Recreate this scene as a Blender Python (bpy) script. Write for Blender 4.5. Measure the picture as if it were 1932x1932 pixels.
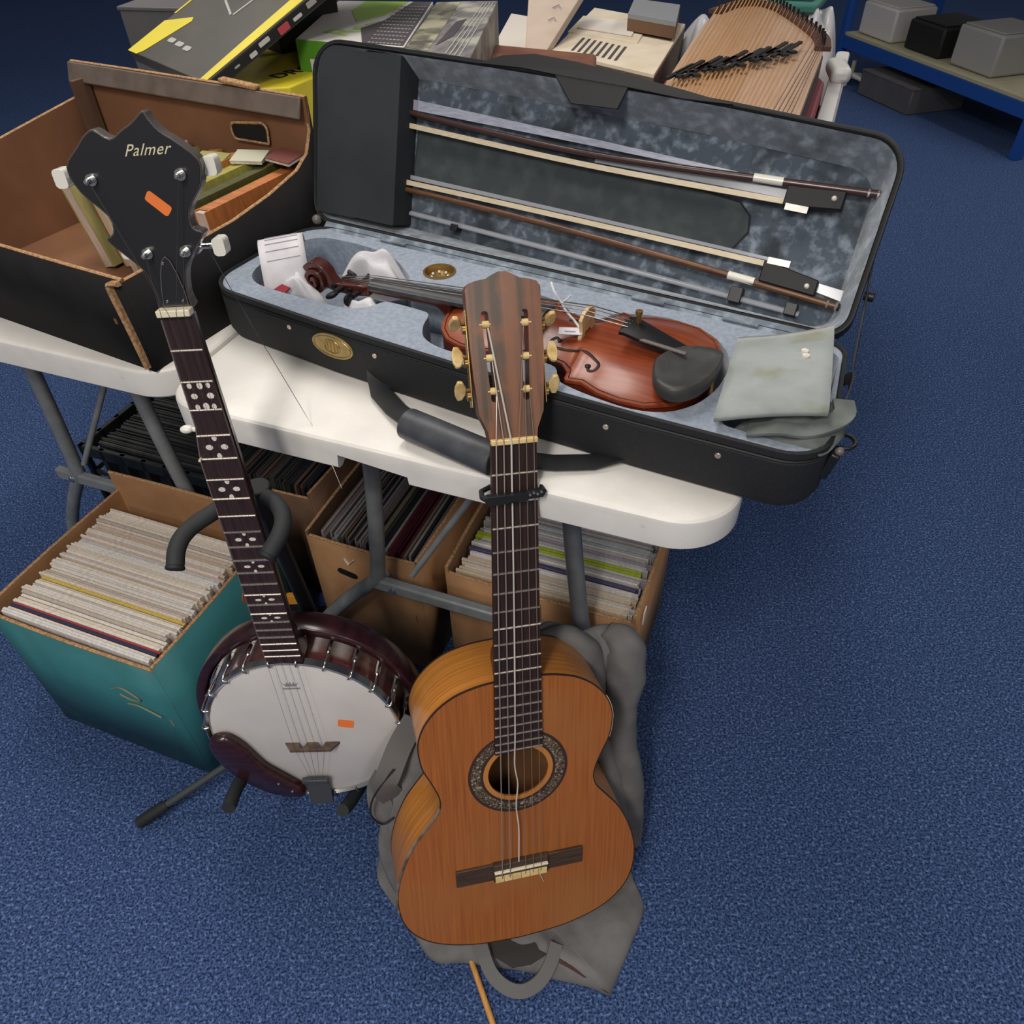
import bpy, bmesh, math, random
from math import sin, cos, pi, radians, sqrt, atan2
from mathutils import Vector, Matrix
from mathutils.geometry import tessellate_polygon
random.seed(7)
scene = bpy.context.scene
COL = scene.collection
for o in list(bpy.data.objects):
    bpy.data.objects.remove(o)

# ------------------------------------------------------------------ camera
PITCH, ROLL, CAM_H, F_PX = 0.7552, -0.0273, 1.3326, 1450.0
cam_data = bpy.data.cameras.new('camera')
cam_data.sensor_width = 36.0
cam_data.lens = 36.0 * F_PX / 1932.0
cam_data.clip_start = 0.02
cam = bpy.data.objects.new('camera', cam_data)
COL.objects.link(cam)
fw = Vector((0, cos(PITCH), -sin(PITCH)))
up0 = Vector((0, sin(PITCH), cos(PITCH)))
rt0 = Vector((1, 0, 0))
rt = cos(ROLL) * rt0 + sin(ROLL) * up0
up = -sin(ROLL) * rt0 + cos(ROLL) * up0
cam.matrix_world = Matrix(((rt.x, up.x, -fw.x, 0), (rt.y, up.y, -fw.y, 0), (rt.z, up.z, -fw.z, CAM_H), (0, 0, 0, 1)))
scene.camera = cam

# ------------------------------------------------------------------ light
world = bpy.data.worlds.new('room_light')
scene.world = world
world.use_nodes = True
bg = world.node_tree.nodes['Background']
bg.inputs[0].default_value = (0.93, 0.95, 1.0, 1)
bg.inputs[1].default_value = 0.17


def ceiling_lamp(loc, size, power, col=(1.0, 0.95, 0.88)):
    d = bpy.data.lights.new('ceiling_lamp', 'AREA')
    d.shape = 'RECTANGLE'
    d.size, d.size_y = size
    d.energy = power
    d.color = col
    o = bpy.data.objects.new('ceiling_lamp', d)
    o.location = loc
    COL.objects.link(o)
    return o


ceiling_lamp((-0.62, -0.95, 2.75), (0.28, 0.9), 46)
ceiling_lamp((1.1, -1.7, 2.75), (0.6, 1.2), 18)
ceiling_lamp((-1.6, -2.2, 2.75), (0.6, 1.2), 40)
ceiling_lamp((-0.25, 1.5, 2.75), (0.5, 1.2), 24)
ceiling_lamp((-1.6, 2.6, 2.75), (0.6, 1.2), 24)
ceiling_lamp((2.6, 3.4, 2.75), (0.6, 1.2), 34)

vs = scene.view_settings
vs.view_transform = 'Standard'
vs.look = 'None'
vs.gamma = 1.0
vs.use_curve_mapping = False
vs.exposure = 0.0


# ------------------------------------------------------------------ helpers
def lin(h):
    if isinstance(h, str):
        h = h.lstrip('#')
        c = [int(h[i:i + 2], 16) / 255 for i in (0, 2, 4)]
    else:
        c = h
    return tuple((x / 12.92 if x <= 0.04045 else ((x + 0.055) / 1.055) ** 2.4) for x in c) + (1.0,)


MATS = {}


def mat(name, col, rough=0.5, metal=0.0, col2=None, scale=20.0, stretch=(1, 1, 1), detail=3.0, lo=0.35, hi=0.65,
        bump=0.0, bump_scale=None, coat=0.0, alpha=1.0, col3=None, scale3=4.0, lo3=0.5, hi3=0.75, spec=0.5, trans=0.0, kind='noise', sheen=0.0):
    m = bpy.data.materials.new(name)
    m.use_nodes = True
    nt = m.node_tree
    b = nt.nodes['Principled BSDF']
    b.inputs['Base Color'].default_value = lin(col)
    b.inputs['Roughness'].default_value = rough
    b.inputs['Metallic'].default_value = metal
    b.inputs['Coat Weight'].default_value = coat
    b.inputs['Coat Roughness'].default_value = 0.15
    b.inputs['Specular IOR Level'].default_value = spec
    b.inputs['Alpha'].default_value = alpha
    b.inputs['Transmission Weight'].default_value = trans
    b.inputs['Sheen Weight'].default_value = sheen
    if col2 is not None or bump:
        tc = nt.nodes.new('ShaderNodeTexCoord')
        mp = nt.nodes.new('ShaderNodeMapping')
        mp.inputs['Scale'].default_value = stretch
        nt.links.new(tc.outputs['Object'], mp.inputs['Vector'])

        def noise(sc, dt):
            if kind == 'voronoi':
                n = nt.nodes.new('ShaderNodeTexVoronoi')
                n.inputs['Scale'].default_value = sc
                nt.links.new(mp.outputs[0], n.inputs['Vector'])
                bw = nt.nodes.new('ShaderNodeRGBToBW')
                nt.links.new(n.outputs['Color'], bw.inputs[0])
                return bw.outputs[0]
            n = nt.nodes.new('ShaderNodeTexNoise')
            n.inputs['Scale'].default_value = sc
            n.inputs['Detail'].default_value = dt
            nt.links.new(mp.outputs[0], n.inputs['Vector'])
            return n.outputs['Fac']
        if col2 is not None:
            f = noise(scale, detail)
            r = nt.nodes.new('ShaderNodeMapRange')
            r.inputs[1].default_value, r.inputs[2].default_value = lo, hi
            nt.links.new(f, r.inputs[0])
            mx = nt.nodes.new('ShaderNodeMix')
            mx.data_type = 'RGBA'
            nt.links.new(r.outputs[0], mx.inputs[0])
            mx.inputs[6].default_value = lin(col)
            mx.inputs[7].default_value = lin(col2)
            out = mx.outputs[2]
            if col3 is not None:
                n3 = nt.nodes.new('ShaderNodeTexNoise')
                n3.inputs['Scale'].default_value = scale3
                n3.inputs['Detail'].default_value = 4
                nt.links.new(tc.outputs['Object'], n3.inputs['Vector'])
                r3 = nt.nodes.new('ShaderNodeMapRange')
                r3.inputs[1].default_value, r3.inputs[2].default_value = lo3, hi3
                nt.links.new(n3.outputs['Fac'], r3.inputs[0])
                m3 = nt.nodes.new('ShaderNodeMix')
                m3.data_type = 'RGBA'
                nt.links.new(r3.outputs[0], m3.inputs[0])
                nt.links.new(out, m3.inputs[6])
                m3.inputs[7].default_value = lin(col3)
                out = m3.outputs[2]
            nt.links.new(out, b.inputs['Base Color'])
        if bump:
            f = noise(bump_scale or scale, detail)
            bp = nt.nodes.new('ShaderNodeBump')
            bp.inputs['Strength'].default_value = bump
            bp.inputs['Distance'].default_value = 0.002
            nt.links.new(f, bp.inputs['Height'])
            nt.links.new(bp.outputs[0], b.inputs['Normal'])
    MATS[name] = m
    return m


def rot_box(c, d, R):
    x, y, z = d[0] / 2, d[1] / 2, d[2] / 2
    vs_ = [Vector((sx * x, sy * y, sz * z)) for sz in (-1, 1) for sy in (-1, 1) for sx in (-1, 1)]
    if R is not None:
        vs_ = [R @ p for p in vs_]
    c = Vector(c)
    return [p + c for p in vs_]


BOXF = [(0, 2, 3, 1), (4, 5, 7, 6), (0, 1, 5, 4), (2, 6, 7, 3), (0, 4, 6, 2), (1, 3, 7, 5)]


def catmull(pts, n=8, closed=False):
    P = [Vector(p) for p in pts]
    out = []
    N = len(P)
    rng = range(N) if closed else range(N - 1)
    for i in rng:
        p0 = P[(i - 1) % N] if (closed or i > 0) else P[0] * 2 - P[1]
        p1, p2 = P[i], P[(i + 1) % N]
        p3 = P[(i + 2) % N] if (closed or i + 2 < N) else P[-1] * 2 - P[-2]
        for k in range(n):
            t = k / n
            out.append(0.5 * ((2 * p1) + (p2 - p0) * t + (2 * p0 - 5 * p1 + 4 * p2 - p3) * t * t + (3 * p1 - p0 - 3 * p2 + p3) * t ** 3))
    if not closed:
        out.append(P[-1])
    return out


def area2(o):
    return sum(o[i][0] * o[(i + 1) % len(o)][1] - o[(i + 1) % len(o)][0] * o[i][1] for i in range(len(o)))


def ccw(o):
    o = [Vector((p[0], p[1])) for p in o]
    return o if area2(o) > 0 else o[::-1]


def inset(o, d):
    n = len(o)
    r = []
    for i in range(n):
        a, b, c = o[i - 1], o[i], o[(i + 1) % n]
        e1 = (b - a).normalized()
        e2 = (c - b).normalized()
        n1 = Vector((-e1.y, e1.x))
        n2 = Vector((-e2.y, e2.x))
        m = n1 + n2
        if m.length < 1e-6:
            m = n1
        m.normalize()
        k = max(0.5, m.dot(n1))
        r.append(b + m * (d / k))
    return r


def roundpoly(pts, n=6):
    """pts: (x, y, r)"""
    out = []
    N = len(pts)
    for i in range(N):
        p = Vector(pts[i][:2])
        r = pts[i][2]
        if r <= 0:
            out.append(p)
            continue
        a = (Vector(pts[i - 1][:2]) - p).normalized()
        b = (Vector(pts[(i + 1) % N][:2]) - p).normalized()
        ang = a.angle(b)
        t = r / math.tan(ang / 2)
        s, e = p + a * t, p + b * t
        cdir = (a + b).normalized()
        cc = p + cdir * (r / sin(ang / 2))
        a0 = atan2(s.y - cc.y, s.x - cc.x)
        a1 = atan2(e.y - cc.y, e.x - cc.x)
        da = (a1 - a0 + pi) % (2 * pi) - pi
        for k in range(n + 1):
            q = a0 + da * k / n
            out.append(cc + Vector((cos(q), sin(q))) * r)
    return out


def rrect(x0, y0, x1, y1, r, n=5):
    return roundpoly([(x0, y0, r), (x1, y0, r), (x1, y1, r), (x0, y1, r)], n)


def circle(cx, cy, r, n=32, ry=None):
    return [Vector((cx + r * cos(2 * pi * i / n), cy + (ry or r) * sin(2 * pi * i / n))) for i in range(n)]


class MB:
    def __init__(s):
        s.v = []
        s.f = []

    def add(s, vs_, fs):
        o = len(s.v)
        s.v += [tuple(p) for p in vs_]
        s.f += [[i + o for i in f] for f in fs]
        return s

    def box(s, c, d, R=None):
        return s.add(rot_box(c, d, R), BOXF)

    def quadbox(s, quad, h):
        """slab from 4 corner points (top, ccw) with thickness h downwards along the normal"""
        q = [Vector(p) for p in quad]
        nrm = (q[1] - q[0]).cross(q[3] - q[0]).normalized()
        lo = [p - nrm * h for p in q]
        return s.add(lo + q, [(3, 2, 1, 0), (4, 5, 6, 7), (0, 1, 5, 4), (1, 2, 6, 5), (2, 3, 7, 6), (3, 0, 4, 7)])

    def prism(s, outline, z0, z1, holes=(), fn=None, top=True, bottom=True):
        loops = [ccw(outline)] + [ccw(h)[::-1] for h in holes]
        flat = [p for l in loops for p in l]
        tri = tessellate_polygon([[Vector((p[0], p[1], 0)) for p in l] for l in loops])
        n = len(flat)
        f3 = fn or (lambda x, y, z: (x, y, z))
        vs_ = [f3(p[0], p[1], z0) for p in flat] + [f3(p[0], p[1], z1) for p in flat]
        fs = []
        for t in tri:
            a, b, c = t
            if (flat[b] - flat[a]).cross(flat[c] - flat[a]) < 0:
                a, c = c, a
            if top:
                fs.append((a + n, b + n, c + n))
            if bottom:
                fs.append((c, b, a))
        o = 0
        for l in loops:
            m = len(l)
            for i in range(m):
                j = (i + 1) % m
                fs.append((o + i, o + j, o + j + n, o + i + n))
            o += m
        return s.add(vs_, fs)

    def loft(s, rings, cap0=True, cap1=True, closed=True):
        n = len(rings[0])
        vs_ = [p for r in rings for p in r]
        fs = []
        for k in range(len(rings) - 1):
            for i in range(n if closed else n - 1):
                j = (i + 1) % n
                fs.append((k * n + i, k * n + j, (k + 1) * n + j, (k + 1) * n + i))
        if cap0:
            fs.append(tuple(range(n))[::-1])
        if cap1:
            fs.append(tuple((len(rings) - 1) * n + i for i in range(n)))
        return s.add(vs_, fs)

    def tube(s, pts, r, n=8, closed=False, sy=1.0, upv=None):
        P = [Vector(p) for p in pts]
        N = len(P)
        rings = []
        prev = None
        for i in range(N):
            a = P[i - 1] if (i > 0 or closed) else P[i]
            b = P[(i + 1) % N] if (i < N - 1 or closed) else P[i]
            t = (b - a).normalized()
            if upv is not None:
                nrm = Vector(upv)
            elif prev is None:
                nrm = Vector((0, 0, 1)) if abs(t.z) < 0.9 else Vector((1, 0, 0))
            else:
                nrm = prev
            nrm = (nrm - t * nrm.dot(t)).normalized()
            prev = nrm
            bn = t.cross(nrm)
            rr = r[i] if isinstance(r, (list, tuple)) else r
            rings.append([P[i] + (bn * cos(2 * pi * k / n) + nrm * sin(2 * pi * k / n) * sy) * rr for k in range(n)])
        if closed:
            rings.append(rings[0])
        return s.loft(rings, not closed, not closed)

    def ribbon(s, pts, w, t, upv=(0, 0, 1)):
        """flat strap following pts; w across, t thick along upv"""
        P = [Vector(p) for p in pts]
        rings = []
        for i in range(len(P)):
            d = (P[min(i + 1, len(P) - 1)] - P[max(i - 1, 0)]).normalized()
            u = Vector(upv)
            u = (u - d * u.dot(d)).normalized()
            b = d.cross(u)
            rings.append([P[i] + b * w / 2 + u * t / 2, P[i] - b * w / 2 + u * t / 2, P[i] - b * w / 2 - u * t / 2, P[i] + b * w / 2 - u * t / 2])
        return s.loft(rings)

    def lathe(s, prof, n=48, c=(0, 0, 0), closed_prof=False):
        rings = []
        for r, z in prof:
            rings.append([Vector((c[0] + r * cos(2 * pi * i / n), c[1] + r * sin(2 * pi * i / n), c[2] + z)) for i in range(n)])
        if closed_prof:
            rings.append(rings[0])
        return s.loft(rings, not closed_prof, not closed_prof)

    def cyl(s, p0, p1, r, n=12, r1=None):
        return s.tube([p0, p1], [r, r if r1 is None else r1], n)

    def ball(s, c, r, sc=(1, 1, 1), n=12, R=None):
        rings = []
        for i in range(1, n // 2 + 3):
            a = pi * i / (n // 2 + 3)
            ring = []
            for k in range(n):
                p = Vector((sin(a) * cos(2 * pi * k / n) * sc[0], sin(a) * sin(2 * pi * k / n) * sc[1], -cos(a) * sc[2])) * r
                if R is not None:
                    p = R @ p
                ring.append(Vector(c) + p)
            rings.append(ring)
        return s.loft(rings)

    def grid(s, fn, nu, nv, thick=None):
        vs_ = [Vector(fn(i / nu, j / nv)) for j in range(nv + 1) for i in range(nu + 1)]
        fs = [(j * (nu + 1) + i, j * (nu + 1) + i + 1, (j + 1) * (nu + 1) + i + 1, (j + 1) * (nu + 1) + i) for j in range(nv) for i in range(nu)]
        return s.add(vs_, fs)

    def xf(s, M):
        s.v = [tuple(M @ Vector(p)) for p in s.v]
        return s

    def build(s, name, m, parent=None, smooth=35, bevel=0.0, seg=2, solid=0.0, subsurf=0):
        me = bpy.data.meshes.new(name)
        me.from_pydata(s.v, [], s.f)
        bm = bmesh.new()
        bm.from_mesh(me)
        bmesh.ops.remove_doubles(bm, verts=bm.verts, dist=1e-6)
        bmesh.ops.recalc_face_normals(bm, faces=bm.faces)
        bm.to_mesh(me)
        bm.free()
        me.materials.append(m if not isinstance(m, str) else MATS[m])
        if smooth:
            me.shade_smooth()
            me.set_sharp_from_angle(angle=radians(smooth))
        o = bpy.data.objects.new(name, me)
        COL.objects.link(o)
        if parent is not None:
            o.parent = parent
        if solid:
            md = o.modifiers.new('solid', 'SOLIDIFY')
            md.thickness = solid
            md.offset = 0
        if subsurf:
            md = o.modifiers.new('sub', 'SUBSURF')
            md.levels = md.render_levels = subsurf
        if bevel:
            md = o.modifiers.new('bevel', 'BEVEL')
            md.width = bevel
            md.segments = seg
            md.limit_method = 'ANGLE'
            md.angle_limit = radians(40)
        return o


def tag(o, label, cat, group=None):
    o['label'] = label
    o['category'] = cat
    if group:
        o['group'] = group
    return o


def thing(name, label, cat, M=None, group=None):
    o = bpy.data.objects.new(name, None)
    o.empty_display_size = 0.05
    COL.objects.link(o)
    if M is not None:
        o.matrix_world = M
    return tag(o, label, cat, group)


def frame(R, O):
    return Matrix([[R[i][0], R[i][1], R[i][2], O[i]] for i in range(3)] + [[0, 0, 0, 1]])


def yawframe(yaw, O):
    return Matrix.Translation(Vector(O)) @ Matrix.Rotation(yaw, 4, 'Z')


def text_mesh(name, body, size, m, parent, M, shear=0.0, ext=0.0002, align='LEFT', spacing=1.0, bold=0.0):
    c = bpy.data.curves.new(name, 'FONT')
    c.body = body
    c.size = size
    c.shear = shear
    c.extrude = ext
    c.offset = bold
    c.space_character = spacing
    c.align_x = align
    c.resolution_u = 3
    t = bpy.data.objects.new(name + '_tmp', c)
    COL.objects.link(t)
    bpy.context.view_layer.update()
    dg = bpy.context.evaluated_depsgraph_get()
    me = bpy.data.meshes.new_from_object(t.evaluated_get(dg))
    bpy.data.objects.remove(t)
    me.name = name
    me.transform(M)
    me.materials.clear()
    me.materials.append(MATS[m])
    o = bpy.data.objects.new(name, me)
    COL.objects.link(o)
    o.parent = parent
    return o


# reference frames of the main pieces (world metres)
T_O, T_YAW, TABLE_W, TABLE_Z = (-0.4657, 0.8501, 0.755), -0.3842, 0.753, 0.755
TM = yawframe(T_YAW, (T_O[0], T_O[1], 0.0))          # table frame, z measured from the floor
K_O, K_YAW, CASE_H = (-0.4256, 1.0164, 0.755), -0.5184, 0.0787
KM = yawframe(K_YAW, K_O)
GM = frame([[0.97422, 0.00902, 0.22542], [0.20997, 0.32923, -0.92061], [-0.08252, 0.94421, 0.31884]], (0.00464, 0.67689, 0.80107))
_k = 0.98            # a slightly short-scale instrument
GM = Matrix.Translation(Vector((0, 0, CAM_H)) * (1 - _k)) @ Matrix.Scale(_k, 4) @ GM
BM = frame([[0.99883, -0.03742, -0.03056], [-0.02452, 0.15234, -0.98802], [0.04163, 0.98762, 0.15124]], (-0.3284, 0.6956, 0.9581))

# ------------------------------------------------------------------ materials
mat('carpet', '#3f5480', 0.95, col2='#1f2b48', scale=270, detail=2, lo=0.42, hi=0.60, bump=0.4, bump_scale=320, col3='#647da9', scale3=200, lo3=0.53, hi3=0.70, spec=0.1)
mat('table_plastic', '#e2ded8', 0.42, col2='#d3cec7', scale=14, detail=6, lo=0.45, hi=0.8, bump=0.12, bump_scale=700, col3='#b5ab9f', scale3=22, lo3=0.70, hi3=0.78)
mat('grey_steel', '#85888a', 0.45, 0.1, col2='#76797b', scale=30)
mat('steel_dark', '#4a4d4f', 0.45, 0.3)
mat('chrome', '#d8d6d2', 0.22, 1.0)
mat('black_plastic', '#18191b', 0.45)
mat('black_rubber', '#1b1c1e', 0.7)
mat('foam_black', '#26282a', 0.75, bump=0.2, bump_scale=500)
mat('cedar', '#a9642a', 0.36, col2='#8f4e1c', scale=6, stretch=(60, 1.2, 4), detail=4, lo=0.3, hi=0.75, coat=0.25, col3='#a06a36', scale3=5, lo3=0.45, hi3=0.8)
mat('amber_side', '#c28038', 0.34, col2='#9c5d1e', scale=5, stretch=(1.2, 1.2, 70), detail=4, lo=0.3, hi=0.75, coat=0.3)
mat('guitar_inside', '#7a5230', 0.8)
mat('binding_dark', '#33231a', 0.4)
mat('binding_worn', '#7c7468', 0.5, col2='#4b3d30', scale=40)
mat('mahogany', '#6b3f26', 0.45, col2='#532c19', scale=6, stretch=(40, 1.5, 4), detail=4)
mat('rosewood_head', '#7d5038', 0.4, col2='#4c3a2c', scale=3.2, stretch=(26, 0.5, 1), detail=3, lo=0.42, hi=0.6, coat=0.15, col3='#8d542c', scale3=30, lo3=0.5, hi3=0.8)
mat('rosewood_dark', '#33201b', 0.5, col2='#1f1312', scale=5, stretch=(60, 2, 4), detail=4)
mat('rosewood_bridge', '#50392a', 0.6, col2='#33261d', scale=9, stretch=(2, 40, 4), detail=4)
mat('fret_metal', '#cdbfb0', 0.35, 0.8)
mat('bone', '#e6cd96', 0.4, col2='#d9b876', scale=60)
mat('bone_pale', '#e6dcc0', 0.4)
mat('pearl_button', '#dcc38c', 0.3, col2='#c19d5c', scale=90, coat=0.4)
mat('brass', '#b5945c', 0.32, 0.9)
mat('rosette_ring', '#3b2a20', 0.45)
mat('rosette_mosaic', '#6d5a48', 0.5, col2='#2e2219', scale=420, detail=2, lo=0.4, hi=0.6, col3='#a89a86', scale3=260, lo3=0.56, hi3=0.66)
mat('rosette_wood', '#b9793a', 0.45)
mat('nylon', '#d6cdc4', 0.3, alpha=0.9)
mat('wound', '#b9aaa0', 0.35, 0.6)
mat('nylon_dim', '#8d7468', 0.35, alpha=0.6)

# ------------------------------------------------------------------ floor
m = MB()
m.grid(lambda a, b: (-6 + 14 * a, -3 + 14 * b, 0.0), 1, 1)
fl = m.build('floor', 'carpet', smooth=0)
fl['kind'] = 'structure'
fl['label'] = 'blue speckled office carpet'

mat('wall_paint', '#c9c7c2', 0.85, col2='#c2c0bb', scale=3)
for nm, c, d in (('wall_back', (1.0, 11.05, 1.5), (14.2, 0.1, 3.0)), ('wall_left', (-6.05, 4.0, 1.5), (0.1, 14.0, 3.0)), ('wall_right', (8.05, 4.0, 1.5), (0.1, 14.0, 3.0))):
    m = MB()
    m.box(c, d)
    w_ = m.build(nm, 'wall_paint', smooth=0)
    w_['kind'] = 'structure'

# ------------------------------------------------------------------ folding tables
TABLE_L = 1.83


def folding_table(name, label, M, notch=True, leg_in=0.163):
    t = thing(name, label, 'table', M)
    W, Z = TABLE_W, TABLE_Z
    out = ccw(roundpoly([(0, 0, 0.055), (W, 0, 0.075), (W, TABLE_L, 0.055), (0, TABLE_L, 0.055)], 14))
    top = MB()
    rings = []
    for ins, z in ((0.012, Z - 0.009), (0.012, Z), ):
        pass
    prof = [(0.010, Z - 0.046), (0.003, Z - 0.0455), (0.0, Z - 0.042), (0.0, Z - 0.008), (0.0012, Z - 0.004), (0.004, Z - 0.0012), (0.008, Z)]
    for ins, z in prof:
        rings.append([Vector((p.x, p.y, z)) for p in inset(out, ins)])
    top.loft(rings, cap0=False, cap1=True)
    # underside skin
    under = [[Vector((p.x, p.y, z)) for p in inset(out, ins)] for ins, z in ((0.010, Z - 0.046), (0.018, Z - 0.040), (0.020, Z - 0.012))]
    top.loft(under, cap0=False, cap1=True)
    to = top.build('tabletop', 'table_plastic', t, smooth=28)
    if notch:
        # hand-hold recess cut into the skirt
        cut = MB()
        cut.prism([(0.262, Z - 0.09), (0.372, Z - 0.09), (0.366, Z - 0.031), (0.270, Z - 0.022)], -0.03, 0.03)
        cut.xf(Matrix(((1, 0, 0, 0), (0, 0, 1, 0), (0, 1, 0, 0), (0, 0, 0, 1))))
        co = cut.build('cutter', 'table_plastic', t)
        md = to.modifiers.new('notch', 'BOOLEAN')
        md.operation = 'DIFFERENCE'
        md.object = co
        md.solver = 'EXACT'
        bpy.context.view_layer.update()
        dg = bpy.context.evaluated_depsgraph_get()
        me = bpy.data.meshes.new_from_object(to.evaluated_get(dg))
        to.modifiers.clear()
        to.data = me
        me.shade_smooth()
        me.set_sharp_from_angle(angle=radians(28))
        bpy.data.objects.remove(co)
    yl = 0.14
    for end in (0, 1):
        y = yl if end == 0 else TABLE_L - yl
        for side in (-1, 1):
            cx = W / 2
            a = leg_in * side
            spl = 2.14 if side < 0 else 1.62
            pts = [(cx + a * 0.93, y, Z - 0.02), (cx + a * 0.99, y, Z - 0.20), (cx + a * 1.13, y, Z - 0.40), (cx + a * 1.22, y, Z - 0.44), (cx + a * (1.6 if side < 0 else 1.36), y, Z - 0.51), (cx + a * spl * 0.94, y, Z - 0.60), (cx + a * spl * 0.99, y, Z - 0.655), (cx + a * spl, y, 0.012)]
            mb = MB()
            mb.tube(catmull(pts, 5), 0.0135, 10)
            lg = mb.build('leg', 'grey_steel', t, smooth=60)
            ft = MB()
            ft.cyl((cx + a * spl, y, 0.0), (cx + a * spl, y, 0.03), 0.016)
            ft.build('foot_cap', 'black_rubber', lg)
        mb = MB()
        mb.box((W / 2, y - 0.002, Z - 0.437), (0.40, 0.018, 0.026))
        cb = mb.build('crossbar', 'grey_steel', t, bevel=0.004)
        for i in range(2):
            mb = MB()
            mb.cyl((W / 2 + (-0.155 + i * 0.31), y - 0.012, Z - 0.437), (W / 2 + (-0.155 + i * 0.31), y - 0.016, Z - 0.437), 0.006)
            mb.build('bolt', 'chrome', cb)
        d = 1 if end == 0 else -1
        mb = MB()
        mb.tube([(W / 2 - 0.12, y + d * 0.004, Z - 0.40), (W / 2 + 0.02, y + d * 0.05, Z - 0.16), (W / 2 + 0.06, y + d * 0.075, Z - 0.05)], 0.006, 8)
        mb.build('brace', 'grey_steel', t, smooth=60)
        mb = MB()
        mb.tube([(W / 2 - 0.2, y, Z - 0.032), (W / 2 + 0.2, y, Z - 0.032)], 0.013, 10)
        mb.build('pivot_bar', 'grey_steel', t, smooth=60)
    return t


folding_table('folding_table', 'white plastic folding table holding the open violin case', TM)
folding_table('folding_table', 'folding table under the black cardboard box, beside the white one', TM @ Matrix.Translation((-TABLE_W - 0.008, 0.045, 0)), notch=False, leg_in=0.125)

# ------------------------------------------------------------------ classical guitar (local: x right, y towards head, z out of the face)
g = thing('classical_guitar', 'orange-brown classical guitar leaning on the white table', 'guitar', GM)
half = [(0.0, -0.3215), (0.034, -0.3235), (0.058, -0.3275), (0.083, -0.336), (0.106, -0.352), (0.124, -0.374), (0.1335, -0.399), (0.1345, -0.421), (0.1305, -0.446), (0.121, -0.470), (0.1125, -0.494), (0.1105, -0.513), (0.1165, -0.531), (0.133, -0.553), (0.152, -0.580), (0.168, -0.616), (0.1785, -0.655), (0.1805, -0.690), (0.175, -0.724), (0.161, -0.752), (0.138, -0.775), (0.105, -0.792), (0.062, -0.8035), (0.0, -0.8085)]
cl = catmull(half, 4)
outl = ccw([(p.x, p.y) for p in cl] + [(-p.x, p.y) for p in cl[-2:0:-1]])
ZT, ZB = -0.006, -0.104
m = MB()
m.prism(outl, ZT - 0.0028, ZT, [circle(0, -0.478, 0.0425, 40)])
m.build('soundboard', 'cedar', g, smooth=30)
m = MB()
io = inset(outl, 0.003)
i1 = inset(outl, 0.0005)
m.loft([[Vector((p.x, p.y, z)) for p in i1] for z in (ZB + 0.002, ZT - 0.0028)], False, False)
m.loft([[Vector((p.x, p.y, z)) for p in io] for z in (ZB + 0.002, ZT - 0.0028)], False, False)
m.build('side', 'amber_side', g, smooth=40)
m = MB()
m.prism(outl, ZB, ZB + 0.003)
m.build('back', 'guitar_inside', g)
m = MB()
bo = inset(outl, -0.0003)
bi = inset(outl, 0.0014)
for z0, z1 in ((ZT - 0.0022, ZT + 0.0003),):
    m.prism(bo, z0, z1, [bi])
m.build('binding', 'binding_dark', g)
m = MB()
m.prism(bo, ZB - 0.0005, ZB + 0.0025, [bi])
m.build('back_binding', 'binding_dark', g)
# worn grey stretch of edging on the bass side
seg = [p for p in cl if -0.70 < p.y < -0.515]
m = MB()
m.tube([(-p.x - 0.0008, p.y, ZT - 0.0005) for p in seg], 0.0022, 6)
m.build('worn_edging', 'binding_worn', g)
seg = [p for p in cl if -0.452 < p.y < -0.372]
m = MB()
m.tube([(p.x + 0.0004, p.y, ZT - 0.0005) for p in seg], 0.0008, 6)
m.build('worn_edging', 'bone_pale', g)
# rosette
for r0, r1, mm, dz in ((0.0665, 0.0705, 'rosette_ring', 0.0003), (0.0535, 0.0665, 'rosette_mosaic', 0.0004), (0.0495, 0.0535, 'rosette_ring', 0.0003), (0.0425, 0.0495, 'rosette_wood', 0.0002)):
    m = MB()
    m.prism(circle(0, -0.478, r1, 56), ZT - 0.0005, ZT + dz, [circle(0, -0.478, r0, 56)])
    m.build('rosette_ring', mm, g)
# fingerboard, frets
S = 0.65


def fretpos(n, s=S):
    return s * (1 - 2 ** (-n / 12))


def fw_(y):
    return 0.026 + 0.005 * (-y / 0.325)


m = MB()
fe = -0.4345
m.prism([(-fw_(0), 0), (fw_(0), 0), (fw_(fe), fe), (0.012, fe - 0.002), (-fw_(fe), fe - 0.004)][::-1], -0.006, 0.0)
m.build('fingerboard', 'rosewood_dark', g, bevel=0.0006)
for n in range(1, 20):
    y = -fretpos(n)
    m = MB()
    m.tube([(-fw_(y), y, 0.0004), (fw_(y), y, 0.0004)], 0.0014, 6)
    m.build('fret', 'fret_metal', g, smooth=60)
m = MB()
m.box((0, 0.0025, -0.0015), (0.0535, 0.006, 0.011))
m.build('nut', 'bone', g, bevel=0.001)
# neck and heel
m = MB()
rings = []
for y, hw, dp in ((0.012, 0.026, 0.020), (-0.06, 0.027, 0.021), (-0.18, 0.0285, 0.022), (-0.268, 0.0298, 0.024), (-0.300, 0.030, 0.040), (-0.316, 0.0302, 0.075), (-0.322, 0.0302, 0.094)):
    ring = []
    for k in range(13):
        a = pi * k / 12
        ex = 0.8
        ring.append(Vector((-hw * cos(a) * (1 if dp < 0.03 else (1 if k in (0, 12) else 0.9)), y, -0.006 - dp * sin(a) ** ex)))
    rings.append(ring)
m.loft(rings)
m.build('neck', 'mahogany', g, smooth=50)
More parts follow.
